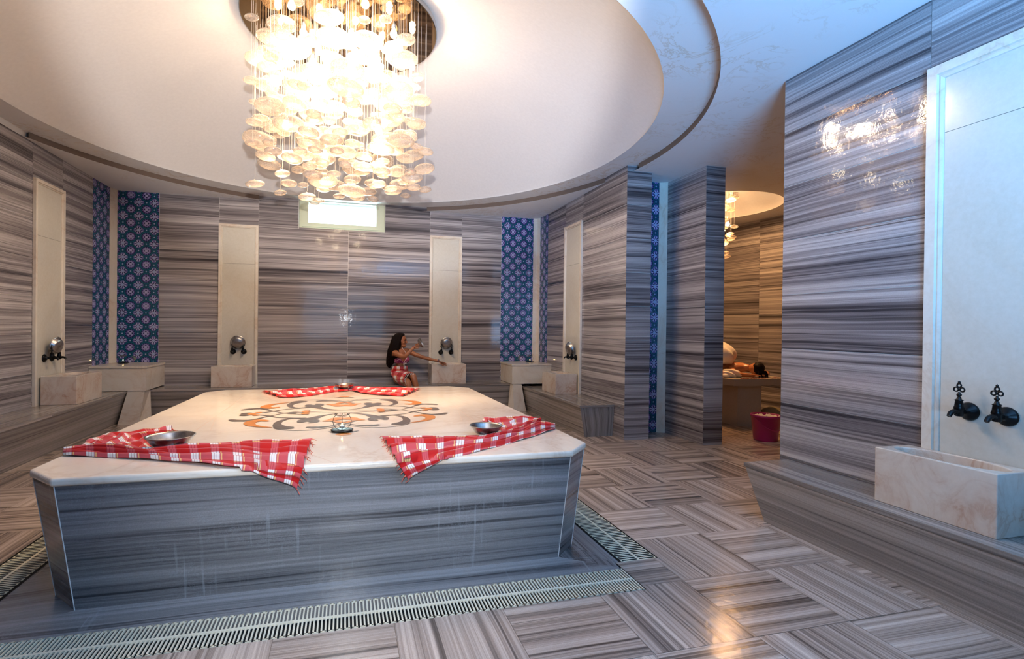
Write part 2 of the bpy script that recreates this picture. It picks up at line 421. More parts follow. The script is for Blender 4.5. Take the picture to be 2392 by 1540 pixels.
# massage room beyond: right wall slightly off square, back and near walls
w = MB()
d = Vector((7.151-7.307, 8.37-7.25, 0)).normalized(); P = Vector((7.307, 7.25, 0)) - d*5.2
nn = Vector((-d.y, d.x, 0)); nn = nn if nn.x < 0 else -nn
slabs(w, P, d, cols([0, 2.0, 3.9, 5.60, 7.5]), nn)
b0, b1 = P-nn*.005, P+d*7.5-nn*.005
for a, b in ((b0, b1),):
    q = [a, b, b-nn*.2, a-nn*.2]
    for i in range(4):
        j = (i+1) % 4; w.face([q[i], q[j], q[j]+Vector((0, 0, ZC)), q[i]+Vector((0, 0, ZC))], None, 1)
slabs(w, (0, 9.3, 0), (1, 0, 0), cols([XP2R-.1, 6.0, 7.8]), (0, -1, 0)); w.box(XP2R-.1, 7.8, 9.305, 9.5, 0, ZC, 1)
slabs(w, (0, 2.2, 0), (1, 0, 0), cols([XN+.32, 5.5, 8.2]), (0, 1, 0)); w.box(XN+.32, 8.2, 2.0, 2.195, 0, ZC, 1)
tag(w.build('wall_massage_room', WM), kind='structure')

# rear wall with a wide window opening behind the camera
w = MB(); w.box(XL-.3, -3.37, -3.3, -3.005, 0, ZC, 1); w.box(-3.37, -1.6, -3.3, -3.005, .84, 2.99, 1)
slabs(w, (0, -3, 0), (1, 0, 0), rows(-3.374, 3.4, 0, .84) + rows(-3.374, -1.6, .84, 2.99) + rows(1.6, 3.4, .84, 2.99) + rows(-3.374, 3.4, 2.99, ZC), (0, 1, 0))
w.box(-3.37, 3.7, -3.3, -3.005, 0, .84, 1); w.box(1.6, 3.7, -3.3, -3.005, .84, 2.99, 1); w.box(-3.37, 3.7, -3.3, -3.005, 2.99, ZC, 1)
tag(w.build('wall_rear', WM), kind='structure')
wn = empty('window_2'); wn['kind'] = 'structure'
m = MB()
for a, b, z0, z1 in ((-1.6, -1.54, .90, 2.93), (1.54, 1.6, .90, 2.93), (-1.6, 1.6, .84, .90), (-1.6, 1.6, 2.93, 2.99), (-.03, .03, .90, 2.93)): m.box(a, b, -3.2, -3.14, z0, z1)
m.build('window_frame', plain('rear_window_frame', (.75, .75, .72), .4), wn)
bg = NT('blue_tinted_glass'); bg.set(color=(.03, .07, .13), rough=.5, trans=1.0, ior=1.1)
m = MB(); m.box(-1.55, 1.55, -3.175, -3.165, .88, 2.95); m.build('pane', bg.m, wn)

# corner strips of cream marble
def strip(name, pts):
    m = MB(); n = len(pts)
    for i in range(n):
        j = (i+1) % n; m.face([(*pts[i], 0), (*pts[j], 0), (*pts[j], ZC), (*pts[i], ZC)])
    m.face([(*p, ZC) for p in pts])
    tag(m.build(name, CREAM), kind='structure')
strip('trim_1', [(XL-.01, 8.655), (XL+.006, 8.655), (-3.328, YB-.006), (-3.328, YB+.01), (XL-.01, YB+.01)])
strip('trim_2', [(XR+.01, 8.715), (XR-.006, 8.715), (XR-.03, YB-.012), (3.333, YB-.006), (3.333, YB+.01), (XR+.01, YB+.01)])
strip('trim_3', [(4.143, YREC-.004), (XP2-.03, YREC-.03), (XP2-.008, YREC-.05), (XP2+.01, YREC-.05), (XP2+.01, YREC+.01), (4.143, YREC+.01)])

# ceiling with the round opening and the small one in the massage room
m = MB(); H2 = (5.80, 7.12); H2R = 1.02
big = circ(*HC, HR, 160)
m.poly([[(-3.7, -3.3), (8.4, -3.3), (8.4, 9.6), (-3.7, 9.6)], [p for p in big]  , circ(*H2, H2R, 64)], lambda x, y: (x, y, ZC), flip=True)
m2 = m.build('ceiling', CEIL); tag(m2, kind='structure')
# recess: fascia, flat ring and shallow dome
m = MB()
for i in range(160):
    a, b = big[i], big[(i+1) % 160]
    if all(p[1] < YB-.003 and p[0] > XL+.003 and (p[0] < XR or p[1] < YP1) for p in (a, b)):
        m.face([(*b, ZC), (*a, ZC), (*a, ZR), (*b, ZR)])
tag(m.build('ceiling_fascia', plain('tan_fascia', (.15, .105, .08), .7)), kind='structure')  # one even tan tone, darker than ring and ceiling
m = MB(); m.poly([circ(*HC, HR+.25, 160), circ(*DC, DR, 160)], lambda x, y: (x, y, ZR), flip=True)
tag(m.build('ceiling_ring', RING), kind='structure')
m = MB(); DH = 1.02; G = []
Rs = (DR*DR+DH*DH)/(2*DH)
for i in range(33):
    t = i/32*math.asin(DR/Rs)
    G.append([(DC[0]+1.008*Rs*math.sin(t)*math.cos(2*PI*k/128), DC[1]+1.008*Rs*math.sin(t)*math.sin(2*PI*k/128), ZR+.001+Rs*math.cos(t)-(Rs-DH)) for k in range(128)])
m.grid(G, closed=True); tag(m.build('ceiling_dome', PLASTER), kind='structure')
m = MB(); DH2 = .55; Rs2 = (H2R**2+DH2**2)/(2*DH2); G = []
for i in range(17):
    t = i/16*math.asin(H2R/Rs2)
    G.append([(H2[0]+1.015*Rs2*math.sin(t)*math.cos(2*PI*k/64), H2[1]+1.015*Rs2*math.sin(t)*math.sin(2*PI*k/64), ZC+.001+Rs2*math.cos(t)-(Rs2-DH2)) for k in range(64)])
m.grid(G, closed=True); tag(m.build('ceiling_alcove', PLASTER), kind='structure')

# unseen shell added above the ceiling to keep sky light out
m = MB(); m.box(-3.72, 8.45, -3.32, 9.08, 5.0, 5.1)
for q in ((-3.74, -3.70, -3.32, 9.08), (8.42, 8.46, -3.32, 9.08)): m.box(*q, -.1, 5.0)
m.box(-3.74, 8.46, -3.36, -3.32, ZC, 5.0)
for q in ((-3.74, -.745), (.648, 8.46)): m.box(*q, 9.08, 9.12, ZC+.01, 5.0)
m.box(-.745, .648, 9.08, 9.12, 3.9, 5.0)
tag(m.build('roof_light_block', PLASTER), kind='structure')
# floor: basket weave tiles, cut out around the platform apron and its gutters
TP = .54; X0, Y0 = 1.32, 1.94
RX0, RX1, RY0, RY1 = -1.93, 1.89, 2.44, 6.63
m = MB()
def sub(r, h):
    x0, x1, y0, y1 = r; a0, a1, b0, b1 = h
    if x1 <= a0 or x0 >= a1 or y1 <= b0 or y0 >= b1: return [r]
    o = []
    if x0 < a0: o.append((x0, a0, y0, y1)); x0 = a0
    if x1 > a1: o.append((a1, x1, y0, y1)); x1 = a1
    if y0 < b0: o.append((x0, x1, y0, b0))
    if y1 > b1: o.append((x0, x1, b1, y1))
    return o
HOLES = [(-1.93, 1.60, 2.44, 2.76), (-1.93, 1.89, 2.76, 6.63)]
for i in range(-10, 14):
    for j in range(-11, 15):
        rs = [(X0+i*TP, X0+(i+1)*TP, Y0+j*TP, Y0+(j+1)*TP)]
        for h in HOLES: rs = [q for r in rs for q in sub(r, h)]
        du, dv = random.uniform(0, 90), random.uniform(0, 90); rot = (i+j) % 2 == 0
        for x0, x1, y0, y1 in rs:
            g = .0012; x0 += g; x1 -= g; y0 += g; y1 -= g
            if x1-x0 < .01 or y1-y0 < .01: continue
            P4 = [(x0, y0), (x1, y0), (x1, y1), (x0, y1)]
            m.face([(a, b, 0) for a, b in P4], [((b+du, a+dv) if rot else (a+du, b+dv)) for a, b in P4], 0)
# grout bed just under the tiles with the gutter channel left open
for r in ((-4.4, 8.4, -3.3, 2.44), (-4.4, -1.93, 2.44, 9.6), (1.89, 8.4, 2.44, 9.6), (-1.93, 1.89, 6.63, 9.6), (1.60, 1.89, 2.44, 2.76)):
    m.face([(r[0], r[2], -.003), (r[1], r[2], -.003), (r[1], r[3], -.003), (r[0], r[3], -.003)], None, 1)
fl = m.build('floor', [Z_FLOOR, plain('brown_grout', (.20, .15, .12), .8)]); tag(fl, kind='structure')
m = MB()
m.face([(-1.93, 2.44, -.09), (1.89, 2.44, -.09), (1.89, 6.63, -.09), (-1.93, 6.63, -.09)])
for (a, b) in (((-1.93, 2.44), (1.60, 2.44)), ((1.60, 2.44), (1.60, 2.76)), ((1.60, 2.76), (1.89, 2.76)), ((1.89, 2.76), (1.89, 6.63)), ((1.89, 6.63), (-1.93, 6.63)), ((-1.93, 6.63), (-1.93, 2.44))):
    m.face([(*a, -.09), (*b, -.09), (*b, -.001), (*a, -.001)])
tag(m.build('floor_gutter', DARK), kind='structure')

# apron of marble around the platform foot
BASE = [(-1.27, 2.905), (1.287, 2.903), (1.445, 3.055), (1.445, 6.02), (1.28, 6.19), (-1.27, 6.19), (-1.434, 6.02), (-1.434, 3.087)]
AX0, AX1, AY0, AY1 = -1.69, 1.635, 2.70, 6.39
m = MB(); rr = random.uniform
def apron(pts, along_x, o):
    m.face([(x, y, z) for x, y, z in pts], [((x+o, y+o*2) if along_x else (y+o, x+o*2)) for x, y, z in pts])
e = -.012
apron([(AX0, AY0, e), (AX1, AY0, e), (1.287, 2.903, .004), (-1.27, 2.905, .004)], True, 5.1)
apron([(AX1, AY0, e), (AX1, AY1, e), (1.445, 6.02, .004), (1.445, 3.055, .004)], False, 8.3)
apron([(AX1, AY0, e), (1.445, 3.055, .004), (1.287, 2.903, .004)], False, 12.3)
apron([(AX0, AY1, e), (AX0, AY0, e), (-1.434, 3.087, .004), (-1.434, 6.02, .004)], True, 17.9)
apron([(AX0, AY0, e), (-1.27, 2.905, .004), (-1.434, 3.087, .004)], True, 17.9)
apron([(AX1, AY1, e), (AX0, AY1, e), (-1.434, 6.02, .004), (-1.27, 6.19, .004), (1.28, 6.19, .004), (1.445, 6.02, .004)], True, 21.9)
for a, b in (((AX0, AY0), (AX1, AY0)), ((AX1, AY0), (AX1, AY1)), ((AX1, AY1), (AX0, AY1)), ((AX0, AY1), (AX0, AY0))):
    m.face([(*b, e), (*a, e), (*a, -.09), (*b, -.09)])
tag(m.build('floor_apron', Z_PLAT), kind='structure')

# window in the far wall
wn = empty('window_1'); wn['kind'] = 'structure'
m = MB(); yf = YB+.10
for a, b, z0, z1 in ((-.743, -.615, 3.10, 3.76), (.52, .646, 3.10, 3.76), (-.743, .646, 3.014, 3.10), (-.743, .646, 3.76, 3.86)): m.box(a, b, yf, yf+.05, z0, z1)
for a, b, z0, z1 in ((-.70, -.60, 3.115, 3.75), (.505, .605, 3.115, 3.75), (-.70, .605, 3.05, 3.115), (-.70, .605, 3.75, 3.82)): m.box(a, b, yf-.02, yf+.03, z0, z1)
m.build('window_frame', plain('pale_green_window_frame', (.52, .56, .42), .45), wn)
gl = NT('frosted_window_glass'); gl.set(color=(.9, 1, 1), rough=.35, trans=1.0, ior=1.05)
m = MB(); m.box(-.61, .515, yf+.012, yf+.018, 3.10, 3.76); m.build('pane', gl.m, wn)

# ------------------------------------------------------------------ drain gratings
def grating(name, x0, x1, y0, y1, along_x, label):
    m = MB(); zt, zb = -.002, (-.009 if along_x else -.0045); p = .0178 if along_x else .0235
    L0, L1 = (x0, x1) if along_x else (y0, y1); A0, A1 = (y0, y1) if along_x else (x0, x1)
    def bx(l0, l1, a0, a1):
        if along_x: m.box(l0, l1, a0, a1, zb, zt)
        else: m.box(a0, a1, l0, l1, zb, zt)
    mid = (A0+A1)/2
    bx(L0, L1, mid-.007, mid+.007)
    n = int((L1-L0)/p); p = (L1-L0-.0078)/(n-1)
    for i in range(n):
        l = L0+i*p
        bx(l, l+.0078, mid+.007, A1-.006); bx(l, l+.0078, A0+.006, mid-.007)
        if i % 2 == 0 and i < n-1:
            bx(l, l+p+.0088, A1-.012, A1-.004); bx(l, l+p+.0088, A0+.004, A0+.012)
    return tag(m.build(name, PLASTIC), label, 'drain grating')
grating('drain_grating', -1.925, 1.597, 2.445, 2.695, True, 'cream plastic drain grating running along the front of the platform')
grating('drain_grating', 1.64, 1.887, 2.765, 6.38, False, 'cream plastic drain grating along the right side of the platform')
grating('drain_grating', -1.925, -1.695, 2.70, 6.38, False, 'cream plastic drain grating along the left side of the platform')

# ------------------------------------------------------------------ benches
def bench(name, foot, top, zt, label, ends=True, thick=.03):
    """foot and top: front edge polylines (x,y); wall side closed"""
    o = empty(name, (0, 0, 0), 0, label, 'bench')
    m = MB(); f, t = foot, top
    n = len(f); L = 0
    for i in range(n-1):
        a, b = Vector(f[i]), Vector(f[i+1]); d = (b-a).length; dx = random.uniform(0, 50)
        rot = (i in END)
        uv = [(L+dx, 0+dx), (L+d+dx, 0+dx), (L+d+dx, zt+dx), (L+dx, zt+dx)]
        if rot: uv = [(q[1], q[0]) for q in uv]
        m.face([(*f[i], 0), (*f[i+1], 0), (*t[i+1], zt-thick), (*t[i], zt-thick)], uv); L += d
    m.build('riser', Z_BENCH, o)
    return o
def seat(o, x0, x1, y0, y1, zt, along_x, joints=(), thick=.03):
    m = MB(); a = [x0 if along_x else y0]+list(joints)+[x1 if along_x else y1]
    for p, q in zip(a[:-1], a[1:]):
        g = .001; r = (p+g, q-g, y0, y1) if along_x else (x0, x1, p+g, q-g); dx = random.uniform(0, 50)
        b = len(m.f); m.box(r[0], r[1], r[2], r[3], zt-thick, zt)
        for k in range(b, len(m.f)):
            vs = [m.v[i] for i in m.f[k]]
            flat = max(v[2] for v in vs)-min(v[2] for v in vs) < 1e-6
            m.uv[k] = [((v[0] if along_x else v[1])+dx, ((v[1] if along_x else v[0]) if flat else v[2])+dx*1.3) for v in vs]
    bevel(m.build('seat', Z_BENCH, o), .004)
END = ()
b = bench('marble_bench', [(-3.08, -1.5), (-3.08, 8.4)], [(-2.93, -1.5), (-2.93, 8.4)], .47, 'striped marble bench running along the left wall under its basin')
seat(b, XL+.002, -2.92, -1.5, 8.78, .47, False, (1.2, 3.7, 6.2, 7.6))
b = bench('marble_bench', [(-3.0, 8.40), (2.98, 8.40)], [(-2.92, 8.30), (2.96, 8.30)], .46, 'striped marble bench along the far wall where the woman sits')
seat(b, -2.915, 2.955, 8.29, YB-.002, .46, True, (-1.4, .05, 1.5))
END = (1,)
b = bench('marble_bench', [(3.03, 8.28), (3.03, 6.05), (XR-.004, 6.05)], [(2.945, 8.28), (2.945, 6.01), (XR-.004, 6.01)], .42, 'striped marble bench on the right, ending beside the first pier')
seat(b, 2.935, XR-.004, 6.0, 8.285, .42, False, (7.4,))
END = (0,)
b = bench('marble_bench', [(XN-.004, 3.10), (3.015, 3.10), (3.015, -1.0)], [(XN-.004, 3.26), (2.985, 3.26), (2.985, -1.0)], .40, 'large striped marble bench in the foreground against the near right wall')
seat(b, 2.98, XN-.004, -1.0, 3.27, .40, False, (1.1,))
END = ()

# ------------------------------------------------------------------ wall panels, basins, taps
def frame_axes(side):
    return {'back': (Vector((1, 0, 0)), Vector((0, -1, 0))), 'left': (Vector((0, 1, 0)), Vector((1, 0, 0))), 'right': (Vector((0, 1, 0)), Vector((-1, 0, 0)))}[side]
def obox(m, P, U, N, u0, u1, z0, z1, n0, n1, mi=0):
    c = [P+U*u+Vector((0, 0, z))+N*n for u, z, n in ((u0, z0, n0), (u1, z0, n0), (u1, z1, n0), (u0, z1, n0), (u0, z0, n1), (u1, z0, n1), (u1, z1, n1), (u0, z1, n1))]
    if U.cross(Vector((0, 0, 1))).dot(N) > 0: Q = ((0, 3, 2, 1), (4, 5, 6, 7), (0, 1, 5, 4), (1, 2, 6, 5), (2, 3, 7, 6), (3, 0, 4, 7))
    else: Q = ((0, 1, 2, 3), (7, 6, 5, 4), (4, 5, 1, 0), (5, 6, 2, 1), (6, 7, 3, 2), (7, 4, 0, 3))
    for q in Q: m.face([c[i] for i in q], None, mi)
def panel(side, base, u0, u1, z0, z1, label, joint, bw=.055):
    U, N = frame_axes(side); P = Vector(base)
    o = empty('fountain_surround', P+U*((u0+u1)/2)+Vector((0, 0, z0)), 0, label, 'wall panel', 'tall marble panels behind the basins')
    Pl = -U*((u0+u1)/2)-Vector((0, 0, z0))
    m = MB()
    obox(m, Pl, U, N, u0+bw, u1-bw, z0, joint-.0015, .001, .012); obox(m, Pl, U, N, u0+bw, u1-bw, joint+.0015, z1-bw, .001, .012)
    m.build('backing_slab', CREAM_W, o)
    m = MB(); P0 = Pl
    # moulded border: flat outer band, groove, inner bead (mitred)
    prof = [(0, .001), (0, .032), (bw*.62, .032), (bw*.68, .020), (bw*.80, .024), (bw*.95, .018), (bw, .008)]
    def corner(k, d):
        return {0: (u0+d, z0), 1: (u0+d, z1-d), 2: (u1-d, z1-d), 3: (u1-d, z0)}[k]
    for k in range(3):
        G = []
        for d, h in prof:
            a, b_ = corner(k, d), corner(k+1, d)
            G.append([P0+U*q[0]+Vector((0, 0, q[1]))+N*h for q in (a, b_)])
        m.grid(G, smooth=False)
    m.build('moulded_border', CREAM, o)
    return o
panel('left', (XL, 0, 0), 6.745, 7.365, .46, 3.03, 'tall cream marble panel with moulded border on the left wall', 2.40)
panel('back', (0, YB, 0), -1.93, -1.35, .455, 3.0, 'tall cream marble panel left of the window on the far wall', 2.38)
panel('back', (0, YB, 0), 1.42, 1.99, .455, 3.0, 'tall cream marble panel right of the window, behind the seated woman', 2.40)
panel('right', (XR, 0, 0), 6.99, 7.60, .42, 3.03, 'narrow-looking cream marble panel on the wall before the first pier', 2.40)
panel('right', (XN, 0, 0), 1.635, 2.293, .40, 2.99, 'very large pale marble panel with two black taps in the foreground', 2.585, .085)

def basin(x0, x1, y0, y1, z0, z1, label, mat, rx=.42, ry=.40, water=False, grp='marble wash basins'):
    cx, cy = (x0+x1)/2, (y0+y1)/2
    o = empty('wash_basin', (cx, cy, z0), 0, label, 'basin', grp); hx, hy, h = (x1-x0)/2, (y1-y0)/2, z1-z0
    m = MB(); rect = [(-hx, -hy), (hx, -hy), (hx, hy), (-hx, hy)]
    for i in range(4):
        a, b_ = rect[i], rect[(i+1) % 4]; m.face([(*a, 0), (*b_, 0), (*b_, h), (*a, h)])
    m.face([(p[0], p[1], 0) for p in rect[::-1]])
    n = 48; ell = lambda s, z: [(hx*2*rx*s*math.cos(2*PI*k/n), hy*2*ry*s*math.sin(2*PI*k/n), z) for k in range(n)]
    m.poly([rect, [(p[0], p[1]) for p in ell(1, 0)]], lambda x, y: (x, y, h))
    m.grid([ell(1, h), ell(.985, h-.008), ell(.96, h-.03), ell(.93, h*.55), ell(.82, h*.32), ell(.5, h*.22), ell(.001, h*.2)], closed=True)
    ob = m.build('basin_body', mat, o, merge=True); bevel(ob, .005)
    if water:
        m = MB(); m.face(ell(.955, h-.06)); wt = NT('basin_water'); wt.set(color=(.72, .80, .76), rough=.02, trans=.7, ior=1.33); m.build('water', wt.m, o)
    return o
basin(XL+.034, -2.985, 6.84, 7.47, .47, .80, 'cream marble wash basin on the left bench', CREAM_P, rx=.36, ry=.40)
basin(-1.945, -1.372, 8.42, YB-.034, .46, .775, 'cream marble wash basin under the panel left of the window', CREAM_P)
basin(1.411, 2.0, 8.42, YB-.034, .46, .785, 'veined marble wash basin beside the seated woman', CREAM_P)
basin(3.055, XR-.034, 7.07, 7.60, .42, .725, 'marble wash basin on the bench before the first pier', CREAM_P, rx=.36)
basin(3.102, 3.367, 1.768, 2.365, .40, .722, 'big pink-veined marble basin filled with water in the foreground', CREAM_P, rx=.43, ry=.455, water=True)

def tap(pos, N, label, sc=1.0, group='black iron taps'):
    """wall tap: flange on the wall, barrel, curved spout, key handle"""
    N = Vector(N); Z = Vector((0, 0, 1)); T = N.cross(Z)
    o = empty('water_tap', pos, 0, label, 'tap', group); m = MB()
    m.lathe([(.001, 0), (.043*sc, 0), (.046*sc, .006*sc), (.040*sc, .016*sc), (.022*sc, .022*sc), (.016*sc, .034*sc), (.013*sc, .04*sc)], seg=24, axis=N)
    b0 = .075*sc
    m.tube([N*.03*sc, N*(b0+.03*sc)], .0125*sc, 10)
    m.lathe([(.012*sc, -.022*sc), (.018*sc, -.018*sc), (.019*sc, .012*sc), (.022*sc, .018*sc), (.018*sc, .03*sc), (.015*sc, .055*sc), (.019*sc, .058*sc), (.010*sc, .064*sc), (.008*sc, .075*sc)], c=N*b0, seg=16)
    m.tube([N*(b0+.01*sc), N*(b0+.035*sc)+Z*.004*sc, N*(b0+.055*sc)-Z*.004*sc, N*(b0+.066*sc)-Z*.020*sc], [.013*sc, .0125*sc, .0115*sc, .010*sc], 10)
    m.build('tap_body', IRON, o)
    h = MB(); c0 = N*b0+Z*.075*sc
    h.lathe([(.004*sc, 0), (.010*sc, .005*sc), (.011*sc, .012*sc), (.005*sc, .018*sc), (.005*sc, .024*sc)], c=c0, seg=10)
    # pierced trefoil key
    for dx, dz, r in ((-.013, .036, .010), (.013, .036, .010), (0, .056, .009)):
        pts = [c0+T*(dx+r*math.cos(a))*sc+Z*(dz+r*math.sin(a))*sc for a in [2*PI*k/12 for k in range(13)]]
        h.tube(pts, .0038*sc, 6)
    h.lathe([(.001, .064*sc), (.006*sc, .068*sc), (.006*sc, .074*sc), (.001, .079*sc)], c=c0, seg=8)
    h.build('tap_handle', IRON, o)
    return o
S_ = .95
for u, w_ in ((6.957, 'nearer'), (7.117, 'farther')): tap((XL+.010, u, 1.0), (1, 0, 0), f'black iron tap on the left wall panel, {w_} of its pair', S_*1.1)
for u, w_ in ((-1.71, 'left'), (-1.553, 'right')): tap((u, YB-.010, .985), (0, -1, 0), f'black iron tap, {w_} of the pair under the bowl left of the window', S_)
for u, w_ in ((1.628, 'left'), (1.811, 'right')): tap((u, YB-.010, .967), (0, -1, 0), f'black iron tap, {w_} of the pair behind the seated woman', S_)
for u, w_ in ((7.15, 'nearer'), (7.30, 'farther')): tap((XR-.010, u, .965), (-1, 0, 0), f'black iron tap before the first pier, {w_} of its pair', S_)
for u, w_ in ((2.063, 'left'), (1.893, 'right')): tap((XN-.010, u, .975), (-1, 0, 0), f'large black iron tap above the foreground basin, {w_} of the two', 1.12)

def bowl_mesh(name, r, h, mat, parent, axis=(0, 0, 1), c=(0, 0, 0), boss=True):
    m = MB(); pr = [(.001, 0)]
    for k in range(1, 9):
        t = k/8; pr.append((r*(.62+.38*t**.8) if t > .12 else r*.55, h*t**1.25))
    pr[1] = (r*.60, .001)
    inn = [(q[0]-.004, q[1]+.003) for q in pr[1:]]
    prof = pr+[(r+.006, h+.001), (r+.006, h+.004), (r-.003, h+.003)]+inn[::-1][1:]
    prof += [(r*.2, .006), (r*.16, .012), (.001, .013)] if boss else [(.001, .005)]
    m.lathe(prof, c=c, seg=40, axis=axis, cap=False)
    return m.build(name, mat, parent)
def bowl_thing(pos, r, h, label, group, mat=SILVER, axis=None):
    o = bowl_mesh('metal_bowl', r, h, mat, None); o.location = pos
    if axis: o.rotation_euler = Vector(axis).to_track_quat('Z', 'Y').to_euler()
    return tag(o, label, 'bowl', group)
g = 'metal bowls hung between the taps'
bowl_thing((XL+.125, 7.05, 1.125), .105, .05, 'round metal bowl hanging over the taps on the left wall', g, axis=(-1, .1, .25))
bowl_thing((-1.63, YB-.115, 1.12), .105, .05, 'round metal bowl hanging over the taps left of the window', g, axis=(0, 1, .25))
bowl_thing((1.72, YB-.115, 1.12), .10, .05, 'round metal bowl hanging over the taps behind the seated woman', g, axis=(0, 1, .25))
bowl_thing((XR-.115, 7.24, 1.085), .105, .05, 'round metal bowl hanging over the taps before the first pier', g, axis=(1, .1, .25))

# ------------------------------------------------------------------ corner stands
def stand(x0, x1, y0, y1, z0, z1, leg_top, leg_bot, label):
    o = empty('corner_stand', ((x0+x1)/2, (y0+y1)/2, 0), 0, label, 'stand', 'marble corner stands'); ox, oy = (x0+x1)/2, (y0+y1)/2
    m = MB(); m.box(x0-ox, x1-ox, y0-oy, y1-oy, z0, z1-.03); bevel(m.build('block', CREAM, o), .004)
    m = MB(); m.box(x0-ox-(.012 if x0 > 0 else 0), x1-ox+(.012 if x0 < 0 else 0), y0-oy-.012, y1-oy, z1-.028, z1); bevel(m.build('top_slab', CREAM, o), .004)
    m = MB(); a = [(p[0]-ox, p[1]-oy, z0) for p in leg_top]; b_ = [(p[0]-ox, p[1]-oy, 0) for p in leg_bot]
    for i in range(4):
        j = (i+1) % 4; m.face([b_[i], b_[j], a[j], a[i]])
    m.face(a); m.face(b_[::-1]); bevel(m.build('leg', CREAM, o), .003)
stand(XL+.002, -2.68, 8.05, YB-.002, .475, .82, [(-2.91, 8.06), (-2.70, 8.06), (-2.70, 8.27), (-2.91, 8.27)], [(-3.03, 8.05), (-2.77, 8.05), (-2.68, 8.27), (-3.03, 8.27)], 'cream marble corner stand at the left end of the far wall')
stand(2.73, XR-.002, 8.13, YB-.002, .465, .80, [(2.745, 8.14), (2.90, 8.14), (2.90, 8.27), (2.745, 8.27)], [(2.77, 8.13), (2.985, 8.13), (2.985, 8.27), (2.70, 8.27)], 'cream marble corner stand at the right end of the far wall')

# ------------------------------------------------------------------ platform
pf = empty('marble_platform', (0, 4.55, 0), 0, 'large octagonal heated marble platform with inlaid floral medallion', 'platform')
OY = 4.55; ZS = .632; ZT = .672
TOPO = [(-1.345, 2.84), (1.345, 2.835), (1.53, 3.03), (1.485, 6.06), (1.27, 6.27), (-1.30, 6.29), (-1.475, 6.12), (-1.535, 3.05)]
m = MB(); tot = 0
for i in range(8):
    j = (i+1) % 8; a, b_, c_, d_ = BASE[i], BASE[j], TOPO[j], TOPO[i]
    c_ = (c_[0]*.993, OY+(c_[1]-OY)*.993); d_ = (d_[0]*.993, OY+(d_[1]-OY)*.993)
    L = math.dist(a, b_); dx = 3.3+i*7.7
    P = [(a[0], a[1]-OY, .003), (b_[0], b_[1]-OY, .003), (c_[0], c_[1]-OY, ZS), (d_[0], d_[1]-OY, ZS)]
    m.face(P, [(dx, dx), (dx+L, dx), (dx+L+.05, dx+.64), (dx-.05, dx+.64)])
m.build('side_panels', Z_PLAT, pf)
# pale grout line on every arris
for i in range(8):
    m = MB(); a, c_ = BASE[i], TOPO[i]; c_ = (c_[0]*.993, OY+(c_[1]-OY)*.993)
    m.tube([(a[0], a[1]-OY, .004), (c_[0], c_[1]-OY, ZS)], .0028, 6); m.build('corner_grout', GROUT, pf)
m = MB(); top = [(x, y-OY, ZT) for x, y in TOPO]; bot = [(x, y-OY, ZS) for x, y in TOPO]
m.face(top); m.face(bot[::-1])
for i in range(8):
    j = (i+1) % 8; m.face([bot[i], bot[j], top[j], top[i]])
bevel(m.build('top_slab', CREAM_T, pf, merge=True), .014, 4)
# fine joints between the slabs of the top
JM = plain('slab_joint', (.52, .36, .25), .6); m = MB()
def jline(x0, y0, x1, y1, w_=.0035):
    a, b_ = Vector((x0, y0, ZT+.0004)), Vector((x1, y1, ZT+.0004)); a.y -= OY; b_.y -= OY
    t = (b_-a).normalized(); n = Vector((-t.y, t.x, 0))*w_/2; m.face([a-n, b_-n, b_+n, a+n])
MQ = (1.00, 3.50, 5.62)
jline(-1, 3.50, 1, 3.50); jline(-1, 5.62, 1, 5.62); jline(-1, 3.50, -1, 5.62); jline(1, 3.50, 1, 5.62)
for sx in (-1, 1):
    jline(sx*1.0, 3.5, sx*.62, 2.86); jline(sx*.45, 3.5, sx*.05, 2.86); jline(sx*1, 5.62, sx*.75, 6.26)
    for y in (3.95, 4.55, 5.1): jline(sx*1, y, sx*1.50, y)
    jline(sx*1.0, 3.5, sx*1.51, 3.35); jline(sx*1, 5.62, sx*1.47, 5.75)
    jline(sx*.2, 3.53, sx*.9, 3.9, .002); jline(sx*.9, 3.9, sx*.98, 4.4, .002); jline(sx*.3, 5.6, sx*.9, 5.2, .002)
m.build('slab_joints', JM, pf)
# medallion inlay, quarter pattern mirrored both ways; coordinates in metres from the centre
MCX, MCY = 0, 4.546
def stroke(mb, pts, wd, z, sx, sy):
    # Catmull-Rom centre line with varying width
    P = [Vector((p[0], p[1])) for p in pts]; n = len(P); S = []
    for i in range(n-1):
        p0, p1, p2, p3 = P[max(i-1, 0)], P[i], P[i+1], P[min(i+2, n-1)]
        w0, w1 = wd[i], wd[i+1]
        for k in range(8):
            t = k/8
            q = .5*((2*p1)+(-p0+p2)*t+(2*p0-5*p1+4*p2-p3)*t*t+(-p0+3*p1-3*p2+p3)*t**3)
            S.append((q, w0+(w1-w0)*t))
    S.append((P[-1], wd[-1])); A, B = [], []
    for i, (q, w_) in enumerate(S):
        d = (S[min(i+1, len(S)-1)][0]-S[max(i-1, 0)][0]); d = d.normalized() if d.length else Vector((1, 0)); nrm = Vector((-d.y, d.x))
        for lst, sg in ((A, 1), (B, -1)):
            r = q+nrm*w_/2*sg; lst.append((sx*r.x+MCX, sy*r.y+MCY-OY, z+.0003*i/len(S)))
    for i in range(len(A)-1):
        f_ = [A[i], A[i+1], B[i+1], B[i]]
        a_ = sum(f_[k][0]*f_[(k+1) % 4][1]-f_[(k+1) % 4][0]*f_[k][1] for k in range(4))
        mb.face(f_ if a_ > 0 else f_[::-1])
